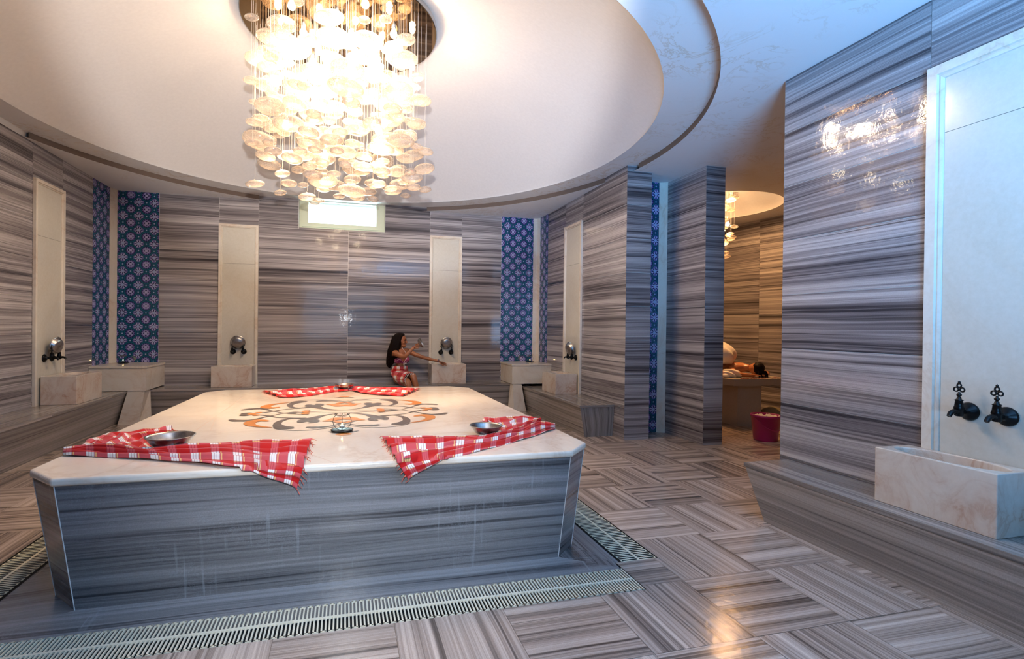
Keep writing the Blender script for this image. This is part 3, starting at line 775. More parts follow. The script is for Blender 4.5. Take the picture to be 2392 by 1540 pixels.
def disc(mb, cx, cy, rx, ry, z, sx, sy, rot=0.0):
    P = []
    for k in range(20):
        a = 2*PI*k/20; x, y = rx*math.cos(a), ry*math.sin(a)
        P.append((sx*(cx+x*math.cos(rot)-y*math.sin(rot))+MCX, sy*(cy+x*math.sin(rot)+y*math.cos(rot))+MCY-OY, z))
    a_ = sum(P[k][0]*P[(k+1) % 20][1]-P[(k+1) % 20][0]*P[k][1] for k in range(20))
    mb.face(P if a_ > 0 else P[::-1])
dk, og = MB(), MB(); z1, z2, z3 = ZT+.0006, ZT+.0009, ZT+.0012
def MP(x, y):
    q = at_z(ZT, 500+x/3.987, 890+y/3.987); return (q.x-MCX, q.y-MCY)
MED = [([MP(*q) for q in L], w_, mb, z) for L, w_, mb, z in (
 ([(745, 437), (680, 440), (618, 431), (588, 408), (618, 378), (700, 355), (800, 347)], [.05, .10, .09, .06, .045, .03, .016], dk, z1),
 ([(552, 440), (600, 455), (720, 464), (860, 462), (1000, 450), (1130, 428), (1245, 396), (1330, 372)], [.012]*8, dk, z1),
 ([(800, 392), (830, 374), (880, 367), (925, 374), (930, 386), (880, 395)], [.03, .10, .13, .10, .06, .02], dk, z1),
 ([(430, 320), (520, 330), (600, 344), (740, 349), (850, 353)], [.02, .03, .012, .03, .07], dk, z2),
 ([(880, 362), (940, 345), (1010, 326), (1100, 312), (1215, 300)], [.09, .08, .04, .014, .012], dk, z2),
 ([(862, 433), (930, 437), (1000, 432), (1080, 424), (1160, 404), (1240, 380)], [.03, .07, .05, .02, .014, .012], dk, z2),
 ([(150, 363), (200, 372), (300, 372), (380, 362), (470, 340), (560, 322), (680, 300), (900, 275)], [.03, .07, .06, .04, .018, .014, .012, .012], dk, z1),
 ([(685, 307), (730, 303), (790, 300), (900, 301), (1215, 302)], [.03, .08, .02, .012, .012], dk, z2),
 ([(505, 378), (450, 372), (390, 375), (335, 392), (345, 414), (430, 430), (540, 437)], [.03, .07, .09, .09, .07, .04, .010], og, z2),
 ([(1010, 378), (1060, 374), (1105, 366), (1150, 352), (1200, 362)], [.02, .06, .08, .09, .06], og, z2),
 ([(1130, 378), (1165, 390), (1203, 386)], [.03, .05, .05], og, z3),
 ([(1068, 475), (1120, 482), (1203, 481)], [.008, .03, .03], dk, z3),
)]
qz = 0
for sx in (-1, 1):
    for sy in (-1, 1):
        for L, w_, mb, z in MED:
            qz += .00005; stroke(mb, L, w_, z+qz, sx, sy)
        zd = ZT+.0036+qz*.1
        disc(dk, *MP(290, 320), .045, .045, zd, sx, sy); disc(og, *MP(352, 312), .035, .035, zd+.0001, sx, sy); disc(og, *MP(392, 322), .030, .030, zd+.0002, sx, sy)
        disc(og, *MP(850, 306), .034, .045, zd+.0001, sx, sy)
        disc(og, 0, -.945, .055, .045, z2, sx, sy) if sx > 0 else None
dk.build('dark_inlay', plain('dark_grey_inlay', (.13, .10, .085), .3, var=.3, vs=40), pf)
og.build('orange_inlay', plain('orange_inlay', (.62, .22, .045), .3, var=.12, vs=30), pf)

# ------------------------------------------------------------------ things on the platform
def smooth(P, n):
    """resample polyline to n points by length"""
    L = [0]
    for a, b_ in zip(P[:-1], P[1:]): L.append(L[-1]+(b_-a).length)
    out = []
    for i in range(n):
        t = L[-1]*i/(n-1); k = 0
        while k < len(L)-2 and L[k+1] < t: k += 1
        f = (t-L[k])/max(L[k+1]-L[k], 1e-9); out.append(P[k].lerp(P[k+1], f))
    # light smoothing
    for _ in range(3):
        o2 = out[:]
        for i in range(1, n-1): o2[i] = out[i-1]*.25+out[i]*.5+out[i+1]*.25
        out = o2
    return out
YF = 2.838
def drape(p, h):
    x, y = p.x, p.y
    lim = YF-.012
    if y < lim:
        t = lim/y; z = CAM_H+(ZT-CAM_H)*t; d = ZT-z
        return Vector((x*t, lim-.016-h*.5-.01*min(d/.03, 1), z+min(.008, d)))
    return Vector((x, y, ZT+.004+h))
def towel(label, ribbons, mat, fringe_ends, cat='towel'):
    o = empty('plaid_towel', (0, 0, 0), 0, label, cat, 'red plaid bath towels')
    for (A, B, waves, amp, ulen, vlen, name, fr) in ribbons:
        ns, nt = 90, 44
        PA = smooth([at_z(ZT, *q) for q in A], ns); PB = smooth([at_z(ZT, *q) for q in B], ns); G = []
        ph = random.uniform(0, 6)
        for i in range(ns):
            s = i/(ns-1); row = []
            wdt = (PB[i]-PA[i]).length
            for j in range(nt):
                t = j/(nt-1); p = PA[i].lerp(PB[i], t)
                k = 2*PI*waves*t
                h = amp*(.5+.5*math.sin(k+ph+1.6*math.sin(3.1*s+ph)))*math.sin(PI*min(max(t, .02), .98))**.35
                h += amp*.45*(.5+.5*math.sin(k*1.9+9*s+ph*2))*math.sin(PI*t)**.5+.10*amp*math.sin(25*s+7*t)
                p2 = p+(PB[i]-PA[i])*(.10*math.sin(5*s*PI+ph)*math.sin(PI*t)*.5)
                if t == 0: p2 = p2+(PA[i]-PB[i])*.012*math.sin(40*s+ph)
                row.append(drape(p2, h))
            G.append(row)
        m = MB(); m.grid(G, uvf=lambda i, j: (i/(ns-1)*ulen, j/(nt-1)*vlen))
        ob = m.build(name, mat, o); sd = ob.modifiers.new('thick', 'SOLIDIFY'); sd.thickness = .0025; sd.offset = 1
        f = MB()
        for e in fr:
            row = G[-1] if e == 1 else G[0]; prv = G[-4] if e == 1 else G[3]
            for j in range(1, nt, 3):
                d = (row[j]-prv[j]); d = d.normalized() if d.length > 1e-6 else Vector((1, 0, 0)); a = random.uniform(-.5, .5)
                d = Vector((d.x*math.cos(a)-d.y*math.sin(a), d.x*math.sin(a)+d.y*math.cos(a), d.z))
                L = random.uniform(.015, .035); q = row[j]; pts = [q]
                for k in range(1, 5):
                    q2 = q+d*L*k/4+Vector((random.uniform(-.004, .004), random.uniform(-.004, .004), 0)); 
                    if q.z > ZT: q2.z = max(ZT+.004, q.z-(q.z-ZT-.004)*k/4)
                    else: q2.z = q.z-L*k/4
                    pts.append(q2)
                f.tube(pts, [.0028, .0024, .002, .0018, .0012], 5)
        if f.f: f.build('fringe', FRINGE, o)['kind'] = 'stuff'
    return o
FRINGE = plain('fringe_yarn', (.62, .12, .07), .9, var=.7, vs=60)
z5 = lambda L: [(120+x/3.518, 960+y/3.518) for x, y in L]
z6 = lambda L: [(840+x/4.983, 950+y/4.983) for x, y in L]
z7 = lambda L: [(500+x/3.987, 890+y/3.987) for x, y in L]
towel('red plaid towel under the left bowl, hanging over the platform front', [
    (z5([(100, 365), (300, 318), (500, 322), (700, 340), (830, 330), (1040, 318), (1240, 302), (1400, 285), (1600, 268), (1900, 262), (2140, 250)]),
     z5([(95, 374), (300, 379), (560, 394), (850, 412), (1100, 436), (1400, 470), (1650, 492), (1780, 545), (1900, 582), (1990, 610), (2020, 640)]), 5.2, .034, 1.5, .80, 'cloth', [1]),
    (z5([(180, 340), (300, 262), (460, 206), (640, 202), (750, 186), (870, 182), (985, 165)]),
     z5([(640, 352), (680, 348), (720, 340), (760, 330), (810, 300), (900, 255), (985, 218)]), 2.4, .034, .8, .55, 'folded_end', [1])], PLAID, [])
towel('red plaid towel under the right bowl, one corner over the front edge', [
    (z6([(2275, 262), (2100, 200), (1850, 270), (1650, 335), (1500, 368), (1250, 362), (1000, 374), (750, 370), (500, 374), (255, 366)]),
     z6([(2275, 270), (2000, 362), (1750, 432), (1500, 497), (1250, 562), (1000, 607), (870, 674), (750, 738), (640, 792), (560, 850)]), 4.6, .032, 1.35, .78, 'cloth', [1]),
    (z6([(1390, 225), (1450, 155), (1650, 148), (1850, 143), (2000, 150), (2120, 190)]),
     z6([(1600, 240), (1640, 262), (1660, 300), (1680, 330), (1780, 300), (2060, 215)]), 2.4, .034, .7, .5, 'folded_end', [])], PLAID, [])
towel('red plaid towel spread either side of the farthest bowl on the platform', [
    (z7([(1250, 72), (1120, 70), (900, 80), (700, 88), (455, 108)]), z7([(1250, 100), (1130, 104), (950, 135), (780, 156), (615, 160)]), 3.4, .028, .95, .6, 'cloth', [1]),
    (z7([(1150, 72), (1280, 68), (1500, 72), (1700, 76), (1915, 82)]), z7([(1150, 98), (1280, 98), (1400, 126), (1550, 138), (1760, 148)]), 3.4, .028, .95, .6, 'folded_end', [1])], PLAID, [])
g = 'metal bowls standing on towels'
pA = at_z(ZT, 398, 1049); bowl_thing((pA.x, pA.y, ZT+.022), .128, .055, 'dark metal bowl on the left towel near the platform corner', g)
pB = at_z(ZT, 1135, 1019); bowl_thing((pB.x, pB.y, ZT+.022), .108, .05, 'dark metal bowl on the right towel near the platform edge', g)
bowl_thing((0, 6.03, ZT+.022), .108, .05, 'coppery metal bowl at the far edge of the platform', g, COPPER_T)

def flame(parent, z, r=.013):
    m = MB(); m.lathe([(.001, 0), (.004, .002), (.0045, .007), (.002, .013), (.0003, .018)], c=(0, 0, z), seg=8)
    fm = NT('candle_flame'); fm.set(color=(1, .6, .2), ecol=(1, .62, .22), estr=40.0); m.build('flame', fm.m, parent)
def lantern(pos, s, label):
    o = empty('oil_burner', pos, 0, label, 'candle holder', 'glass and wire candle holders')
    m = MB(); m.lathe([(.001, 0), (.055*s, 0), (.074*s, .006*s), (.078*s, .013*s), (.070*s, .013*s), (.05*s, .008*s), (.001, .007*s)], seg=32, cap=False); m.build('base_dish', IRON, o)
    m = MB()
    for a in (0, PI/2):
        for sg in (-1, 1):
            pts = [Vector((sg*math.cos(a)*math.sin(t)*.062*s, sg*math.sin(a)*math.sin(t)*.062*s, (.070-.062*math.cos(t))*s)) for t in [PI*k/16*.82 for k in range(17)]]
            m.tube(pts, .0018*s, 6)
    m.tube([(.05*s*math.cos(2*PI*k/32), .05*s*math.sin(2*PI*k/32), .120*s) for k in range(33)], .002*s, 6)
    m.build('wire_frame', IRON, o)
    m = MB(); m.lathe([(.001, .098*s), (.022*s, .100*s), (.043*s, .112*s), (.053*s, .123*s), (.050*s, .123*s), (.040*s, .114*s), (.02*s, .103*s), (.001, .101*s)], seg=32, cap=False); m.build('glass_dish', GLASSM, o)
    m = MB(); m.lathe([(.001, .028*s), (.019*s, .028*s), (.020*s, .042*s), (.016*s, .043*s), (.001, .041*s)], seg=20, cap=False); m.build('tealight', plain('tealight_cup', (.75, .73, .68), .3, .6), o)
    m = MB(); m.tube([(-.02*s, 0, .042*s), (-.014*s, 0, .026*s), (0, 0, .018*s), (.014*s, 0, .026*s), (.02*s, 0, .042*s)], .0015*s, 6); m.build('cup_holder', IRON, o)
    flame(o, .043*s)
    return o
lantern((-.012, 3.70, ZT+.001), 1.0, 'black wire candle holder with glass dish in front of the medallion')
pl = at_z(.82, 277, 851); lantern((pl.x, 8.60, .82), .95, 'lit candle holder on the left corner stand before blue tiles')
pl = at_z(.80, 1238, 848); lantern((3.20, 8.55, .80), .95, 'lit candle holder on the right corner stand before blue tiles')

# ------------------------------------------------------------------ chandeliers
BUB = NT('opal_blown_glass')
def _bub(n):
    t = n.t; o = n.obj()
    lw = t.nodes.new('ShaderNodeLayerWeight'); lw.inputs[0].default_value = .35
    sw = n.noise(o, 9, 3, .55, 2.5)
    tr = t.nodes.new('ShaderNodeBsdfTransparent'); tr.inputs[0].default_value = (1, .97, .93, 1)
    tl = t.nodes.new('ShaderNodeBsdfTranslucent'); tl.inputs[0].default_value = (.74, .66, .58, 1)
    df = t.nodes.new('ShaderNodeBsdfDiffuse'); df.inputs[0].default_value = (.68, .61, .55, 1)
    gs = t.nodes.new('ShaderNodeBsdfGlossy'); gs.inputs['Roughness'].default_value = .08
    m1 = t.nodes.new('ShaderNodeMixShader'); m1.inputs[0].default_value = .5; n.lk(tl.outputs[0], m1.inputs[1]); n.lk(df.outputs[0], m1.inputs[2])
    m2 = t.nodes.new('ShaderNodeMixShader'); f = n.M('ADD', n.M('MULTIPLY', lw.outputs['Facing'], .55), n.M('MULTIPLY', n.ramp(sw, [(.4, 0), (.62, 1)]), .25))
    n.lk(n.M('ADD', f, .12), m2.inputs[0]); n.lk(tr.outputs[0], m2.inputs[1]); n.lk(m1.outputs[0], m2.inputs[2])
    m3 = t.nodes.new('ShaderNodeMixShader'); n.lk(n.M('MULTIPLY', lw.outputs['Fresnel'], .5), m3.inputs[0]); n.lk(m2.outputs[0], m3.inputs[1]); n.lk(gs.outputs[0], m3.inputs[2])
    n.lk(m3.outputs[0], n.out.inputs[0])
_bub(BUB)
MIRROR = plain('bronze_mirror', (.38, .26, .15), .035, 1.0)
STEEL = plain('brushed_steel_rim', (.50, .52, .54), .3, 1.0)
WIRE = plain('thin_wire', (.75, .68, .58), .4)
BULB = NT('glowing_bulb'); BULB.set(color=(1, .9, .7), ecol=(1, .80, .52), estr=30.0)
def bub_profile():
    pr = [(.001, -.235)]
    for k in range(1, 12):
        a = -PI/2+PI*k/12; pr.append((.5*math.cos(a), .22*math.sin(a)))
    pr[1] = (.5*math.cos(-PI/2+PI/12)*.9, -.212)
    pr += [(.05, .235), (.018, .27), (.001, .285)]
    return pr
_b = MB(); _b.lathe(bub_profile(), seg=22, cap=False); _proto = _b.build('proto_bubble', BUB.m); BUBME = _proto.data; BUBME.name = 'glass_bubble'; bpy.data.objects.remove(_proto)

def chandelier(name, c, zc, R, zlo, zhi, N, smin, smax, nb, label, power, nparts, seed, disc_r, tint=WARM):
    rnd = random.Random(seed); o = empty(name, (c[0], c[1], zc), 0, label, 'chandelier')
    m = MB(); m.lathe([(.001, 0), (disc_r-.004, 0), (disc_r, .003)], seg=96, smooth=False, cap=False); m.build('mirror_disc', MIRROR, o)
    m = MB(); m.lathe([(disc_r, .002), (disc_r+.004, .004), (disc_r+.004, .055), (disc_r-.02, .06), (.001, .06)], seg=96, smooth=False, cap=False); m.build('canopy_rim', STEEL, o)
    m = MB(); m.tube([(0, 0, .06), (0, 0, .35)], .05, 12); m.build('ceiling_mount', STEEL, o)
    pts = []; tries = 0
    while len(pts) < N and tries < 60000:
        tries += 1
        a = rnd.uniform(0, 2*PI); r = R*math.sqrt(rnd.uniform(.0, 1)); x, y = r*math.cos(a), r*math.sin(a)
        z = rnd.uniform(zlo, zhi)-zc; s = smin+(smax-smin)*rnd.random()**1.5
        if r+s/2 > R+.04: continue
        if all((x-p[0])**2+(y-p[1])**2+((z-p[2])*1.7)**2 > (.50*(s+p[3])*.92)**2 for p in pts): pts.append((x, y, z, s))
    cam_l = Vector((-c[0], -c[1], CAM_H-zc))
    def show(p):
        d = (Vector(p[:3])-cam_l).length; return p[3]/d - (.35 if p[1] > .25*R and abs(p[0]) < .75*R and p[2] > -.3 else 0)
    pts.sort(key=show, reverse=True)
    wires = MB(); rest = MB()
    for i, (x, y, z, s) in enumerate(pts):
        fl_ = rnd.uniform(.85, 1.15); rx, ry = rnd.uniform(-.16, .16), rnd.uniform(-.16, .16)
        mt = Matrix.Translation((x, y, z)) @ Matrix.Rotation(rx, 4, 'X') @ Matrix.Rotation(ry, 4, 'Y') @ Matrix.Diagonal((s, s*rnd.uniform(.9, 1.0), s*fl_, 1))
        if i < nparts:
            q = bpy.data.objects.new('glass_bubble', BUBME); C.objects.link(q); q.parent = o; q.matrix_local = mt
        else:
            b0 = len(rest.v); rest.v += [tuple(mt @ v.co) for v in BUBME.vertices]
            for p in BUBME.polygons:
                rest.f.append([b0+k for k in p.vertices]); rest.uv.append([(0, 0)]*len(p.vertices)); rest.mi.append(0); rest.sm.append(True)
        wires.tube([(x, y, 0), (x, y, z+.30*s*fl_)], .0009, 3, cap=False)
    if rest.f: rest.build('small_glass_bubbles', BUB.m, o)['kind'] = 'stuff'
    wires.build('suspension_wires', WIRE, o)
    for i in range(nb+nb//2):  # the low ones are added among the bubbles to brighten the platform
        low = i >= nb; a = i*2.399+.4; r = R*.86*math.sqrt(((i % nb)+.5)/nb)*(1.1 if low else 1); x, y = r*math.cos(a), r*math.sin(a); z = (-.55-(i % 4)*.17*(zc-zlo)/1.5) if low else -.11-(i % 3)*.04
        m = MB(); m.lathe([(.001, 0), (.018, 0), (.020, -.02), (.020, -.06), (.014, -.062)], c=(x, y, z+.07), seg=14, cap=False); m.tube([(x, y, 0), (x, y, z+.07)], .0025, 6)
        sk = m.build('bulb_and_fill_socket', STEEL, o)
        m = MB(); m.lathe([(.010, .012), (.014, .0), (.030, -.03), (.033, -.048), (.026, -.068), (.001, -.080)], c=(x, y, z), seg=16, cap=False); m.build('bulb_and_fill', BULB.m, sk)
        spot_light('bulb_and_fill_light', (x, y, z-.10), (x, y, z-3), power/nb*(1.0 if low else .42), tint, 92 if low else 165, .03, .9 if low else .5, o)
        if i % 2 and not low: point_light('bulb_glow', (x, y, z-.09), power/nb*.11, tint, .03, o)
    return o
CH = (-.05, 5.20)
chandelier('bubble_chandelier', CH, 4.31, .90, 2.76, 4.10, 290, .11, .31, 16, 'large chandelier of blown glass bubbles under a mirrored disc', 1300, 100, 11, .92)
chandelier('bubble_chandelier', H2, 3.90, .46, 2.52, 3.70, 60, .11, .22, 4, 'smaller glass bubble chandelier glowing in the massage room', 420, 60, 5, .45, (1, .52, .20))

# ------------------------------------------------------------------ bodies
def skin_body(name, J, E, mat, parent, root, sub=2, sm=True):
    """J: {name: (pos, rx[, ry])}, E: edges; grows one continuous surface along the joints"""
    keys = list(J); idx = {k: i for i, k in enumerate(keys)}
    me = bpy.data.meshes.new(name); me.from_pydata([J[k][0] for k in keys], [(idx[a], idx[b_]) for a, b_ in E], [])
    ob = bpy.data.objects.new(name, me); C.objects.link(ob)
    ob.modifiers.new('skin', 'SKIN'); sd = ob.modifiers.new('sub', 'SUBSURF'); sd.levels = sub; sd.render_levels = sub
    sv = me.skin_vertices[0].data
    for k in keys:
        r = J[k][1:]; sv[idx[k]].radius = (r[0], r[1] if len(r) > 1 else r[0]); sv[idx[k]].use_root = (k == root)
    dg = bpy.context.evaluated_depsgraph_get(); ev = ob.evaluated_get(dg); nm = bpy.data.meshes.new_from_object(ev)
    bpy.data.objects.remove(ob)
    nm.name = name; nm.materials.clear(); nm.materials.append(mat)
    for p in nm.polygons: p.use_smooth = True
    o = bpy.data.objects.new(name, nm); C.objects.link(o)
    if parent: o.parent = parent
    return o
def join_meshes(obs):
    base = obs[0]; bm = bmesh.new(); inv = base.matrix_world.inverted()
    for ob in obs:
        bm.from_mesh(ob.data)
    bm.to_mesh(base.data); bm.free()
    for ob in obs[1:]: bpy.data.objects.remove(ob)
    for p in base.data.polygons: p.use_smooth = True
    return base
def remesh(ob, vs):
    r_ = ob.modifiers.new('blend', 'REMESH'); r_.mode = 'VOXEL'; r_.voxel_size = vs
    s_ = ob.modifiers.new('soft', 'SMOOTH'); s_.iterations = 4; s_.factor = .5
    dg = bpy.context.evaluated_depsgraph_get(); nm = bpy.data.meshes.new_from_object(ob.evaluated_get(dg)); ob.modifiers.clear()
    mt_ = ob.data.materials[0]; ob.data = nm; nm.materials.clear(); nm.materials.append(mt_)
    for p in nm.polygons: p.use_smooth = True; p.material_index = 0
    return ob
def ellipsoid(m, c, r, rot=None, seg=24, ring=14, mi=0, f=None):
    G = []
    for i in range(ring+1):
        t = PI*i/ring; row = []
        for k in range(seg):
            a = 2*PI*k/seg; v = Vector((math.sin(t)*math.cos(a), math.sin(t)*math.sin(a), math.cos(t)))
            if f: v = f(v)
            v = Vector((v.x*r[0], v.y*r[1], v.z*r[2]))
            if rot: v = rot @ v
            row.append(Vector(c)+v)
        G.append(row)
    m.grid(G[::-1], closed=True, mi=mi)
SKIN = plain('tanned_skin', (.36, .135, .06), .42, var=.08, vs=10, sss=.12)
SKIN.node_tree.nodes['Principled BSDF'].inputs['Subsurface Radius'].default_value = (.02, .008, .004)
HAIR = plain('dark_brown_hair', (.008, .004, .003), .6, var=.4, vs=90, spec=.1)
# woman: zoom-picture coordinates (9.568 per photo pixel) on a plane at depth y
def wp(zx, zy, y): return at_y(y, 860+zx/9.568, 760+zy/9.568)
wo = empty('person', (0.93, 8.5, .46), 0, 'seated woman with long dark hair in a red plaid wrap, pouring from a bowl', 'person')
inv = -wo.location
def W_(zx, zy, y): return wp(zx, zy, y)+inv
J = {
 'pelvis': (W_(700, 1165, 8.50), .135, .115), 'belly': (W_(715, 985, 8.50), .108, .088), 'waist': (W_(722, 880, 8.50), .098, .080), 'ribs': (W_(728, 770, 8.50), .112, .088),
 'chest': (W_(728, 660, 8.49), .118, .088), 'upchest': (W_(735, 585, 8.49), .088, .070), 'neck': (W_(742, 520, 8.49), .045), 'neck2': (W_(755, 460, 8.48), .043),
 'shN': (W_(590, 618, 8.37), .052), 'uaN': (W_(690, 672, 8.24), .043), 'elN': (W_(815, 715, 8.13), .037), 'faN': (W_(905, 620, 8.12), .033), 'wrN': (W_(1018, 500, 8.14), .023), 'hdN': (W_(1058, 470, 8.15), .026),
 'shF': (W_(888, 570, 8.60), .048), 'uaF': (W_(1050, 655, 8.56), .041), 'elF': (W_(1215, 715, 8.50), .034), 'faF': (W_(1380, 760, 8.44), .030), 'wrF': (W_(1560, 798, 8.38), .022), 'hdF': (W_(1610, 815, 8.37), .026),
 'hipN': (W_(640, 1180, 8.40), .105), 'thN': (W_(760, 1215, 8.20), .082), 'knN': (W_(890, 1275, 8.02), .058), 'shinN': (W_(925, 1500, 8.03), .050), 'calfN': (W_(950, 1650, 8.06), .040), 'ankN': (W_(985, 1880, 8.10), .030), 'ftN': (W_(1060, 1945, 8.02), .030), 'toeN': (W_(1130, 1965, 7.94), .020),
 'hipF': (W_(780, 1150, 8.52), .100), 'thF': (W_(890, 1120, 8.32), .080), 'knF': (W_(1005, 1130, 8.10), .056), 'shinF': (W_(1050, 1290, 8.09), .052), 'calfF': (W_(1100, 1480, 8.09), .043), 'ankF': (W_(1160, 1760, 8.12), .029), 'ftF': (W_(1230, 1830, 8.05), .030), 'toeF': (W_(1290, 1880, 7.97), .020),
}
E_ = [('pelvis', 'belly'), ('belly', 'waist'), ('waist', 'ribs'), ('ribs', 'chest'), ('chest', 'upchest'), ('upchest', 'neck'), ('neck', 'neck2'),
 ('upchest', 'shN'), ('shN', 'uaN'), ('uaN', 'elN'), ('elN', 'faN'), ('faN', 'wrN'), ('wrN', 'hdN'), ('upchest', 'shF'), ('shF', 'uaF'), ('uaF', 'elF'), ('elF', 'faF'), ('faF', 'wrF'), ('wrF', 'hdF'),
 ('pelvis', 'hipN'), ('hipN', 'thN'), ('thN', 'knN'), ('knN', 'shinN'), ('shinN', 'calfN'), ('calfN', 'ankN'), ('ankN', 'ftN'), ('ftN', 'toeN'),
 ('pelvis', 'hipF'), ('hipF', 'thF'), ('thF', 'knF'), ('knF', 'shinF'), ('shinF', 'calfF'), ('calfF', 'ankF'), ('ankF', 'ftF'), ('ftF', 'toeF')]
body = skin_body('body', J, E_, SKIN, wo, 'pelvis')
pieces = [body]
def finger(pts, r, keep):
    JJ = {str(i): (p, r*(1-.12*i)) for i, p in enumerate(pts)}
    f = skin_body('finger', JJ, [(str(i), str(i+1)) for i in range(len(pts)-1)], SKIN, None, '0', 1); keep.append(f)
# near hand gripping the rim of the tilted bowl
for k, (dx, dy) in enumerate(((0, -34), (6, -12), (8, 10), (4, 32))):
    finger([W_(1055, 465+dy*.6, 8.15-.003*k), W_(1092+dx, 448+dy, 8.135), W_(1128+dx, 442+dy*1.1, 8.13), W_(1160+dx*.6, 440+dy*1.1, 8.145)], .0095, pieces)
finger([W_(1040, 490, 8.14), W_(1072, 512, 8.115), W_(1110, 512, 8.105), W_(1140, 500, 8.11)], .0105, pieces)
# far hand reaching over the basin, fingers drooping
for k, (ex, ey, dd) in enumerate(((1770, 880, -.03), (1760, 905, -.01), (1738, 915, .01), (1700, 905, .03))):
    a, b_ = Vector((1608, 812+k*10)), Vector((ex, ey)); y0 = 8.37+dd
    finger([W_(a.x, a.y, 8.37+dd*.6), W_(a.x+(b_.x-a.x)*.45, a.y+(b_.y-a.y)*.28, y0), W_(a.x+(b_.x-a.x)*.78, a.y+(b_.y-a.y)*.62, y0), W_(b_.x, b_.y, y0)], .0092, pieces)
finger([W_(1590, 835, 8.34), W_(1630, 870, 8.32), W_(1665, 895, 8.315), W_(1690, 905, 8.315)], .0105, pieces)
# head, profile turned to the right of the picture and slightly to the camera
hc = W_(740, 345, 8.47)
hr = Matrix.Rotation(-.42, 3, 'Z')   # face direction +x turned toward the camera
def headf(v):
    x, y, z = v; s = Vector(v)
    if z < 0: s.x += .10*(-z) * (1 if x > 0 else .2); s.y *= 1-.30*(-z); s.x *= 1-.06*(-z)
    if x > .5: s.x = .5+(x-.5)*.72
    return s
m = MB(); ellipsoid(m, (0, 0, 0), (.090, .072, .112), f=headf, seg=32, ring=24)
def place(mb):
    mb.v = [tuple(hc+hr @ Vector(v)) for v in mb.v]; return mb
# chin, jaw, nose, lips, brow, ear
ellipsoid(m, (.052, 0, -.088), (.027, .026, .022)); ellipsoid(m, (.030, .0, -.078), (.045, .045, .028))
ellipsoid(m, (.088, 0, -.015), (.017, .011, .026), Matrix.Rotation(-.35, 3, 'Y')); ellipsoid(m, (.093, 0, -.030), (.013, .014, .010))
ellipsoid(m, (.066, 0, .028), (.018, .040, .014)); ellipsoid(m, (.049, -.035, -.030), (.026, .024, .026)); ellipsoid(m, (.049, .035, -.030), (.026, .024, .026))
ellipsoid(m, (-.002, -.071, -.006), (.018, .008, .028))
hd = place(m).build('head', SKIN, wo); remesh(hd, .0042); pieces.append(hd)
body = join_meshes(pieces)
# small face features with a look of their own
m = MB(); ellipsoid(m, (.080, 0, -.052), (.010, .019, .0045)); ellipsoid(m, (.079, 0, -.062), (.010, .018, .005)); place(m).build('lips', plain('pink_lips', (.50, .10, .09), .4), wo)
m = MB(); ellipsoid(m, (.0815, -.004, -.057), (.008, .016, .0028)); place(m).build('teeth', plain('white_teeth', (.85, .83, .78), .3), wo)
m = MB()
for sy in (-1, 1): ellipsoid(m, (.074, sy*.030, .006), (.011, .013, .0075))
place(m).build('eyes', plain('dark_brown_eyes', (.02, .012, .01), .15), wo)
m = MB()
for sy in (-1, 1): m.tube([(.084, sy*.012, .026), (.084, sy*.030, .031), (.070, sy*.050, .026)], [.0025, .003, .0015], 6)
place(m).build('eyebrows', HAIR, wo)
# hair: cap over the skull and a long fall down the back
def loft(secs, seg=28, mi=0, name='hair'):
    m = MB(); G = []
    for c, rx, ry, ang in secs:
        G.append([c+Vector((rx*math.cos(2*PI*k/seg)*math.cos(ang)-ry*math.sin(2*PI*k/seg)*math.sin(ang), rx*math.cos(2*PI*k/seg)*math.sin(ang)+ry*math.sin(2*PI*k/seg)*math.cos(ang), .004*math.sin(7*2*PI*k/seg))) for k in range(seg)])
    m.grid(G[::-1], closed=True); return m
m = loft([(W_(715, 176, 8.49), .005, .005, 0), (W_(712, 186, 8.49), .062, .052, -.4), (W_(698, 222, 8.485), .090, .082, -.4), (W_(664, 285, 8.48), .101, .093, -.4), (W_(636, 370, 8.475), .101, .094, -.4), (W_(600, 470, 8.46), .100, .092, -.3),
     (W_(572, 560, 8.45), .104, .088, -.2), (W_(545, 640, 8.47), .090, .080, -.2), (W_(505, 720, 8.50), .072, .075, 0), (W_(485, 800, 8.52), .062, .070, 0), (W_(468, 870, 8.53), .050, .055, 0), (W_(470, 925, 8.53), .028, .032, 0), (W_(480, 955, 8.53), .004, .004, 0)])
m.build('hair', HAIR, wo)
m = MB()
for k in range(26):
    a = k/25; x0 = 650-a*120; pts = [W_(x0+90*(1-a), 215+40*a, 8.395), W_(x0+30, 420, 8.375), W_(x0+20-30*a, 600, 8.37), W_(x0-60*a-20, 760, 8.42), W_(470+50*(1-a), 900+random.uniform(-20, 40), 8.47)]
    m.tube(pts, [.004, .010, .011, .010, .002], 6)
m.build('hair_strands', HAIR, wo)
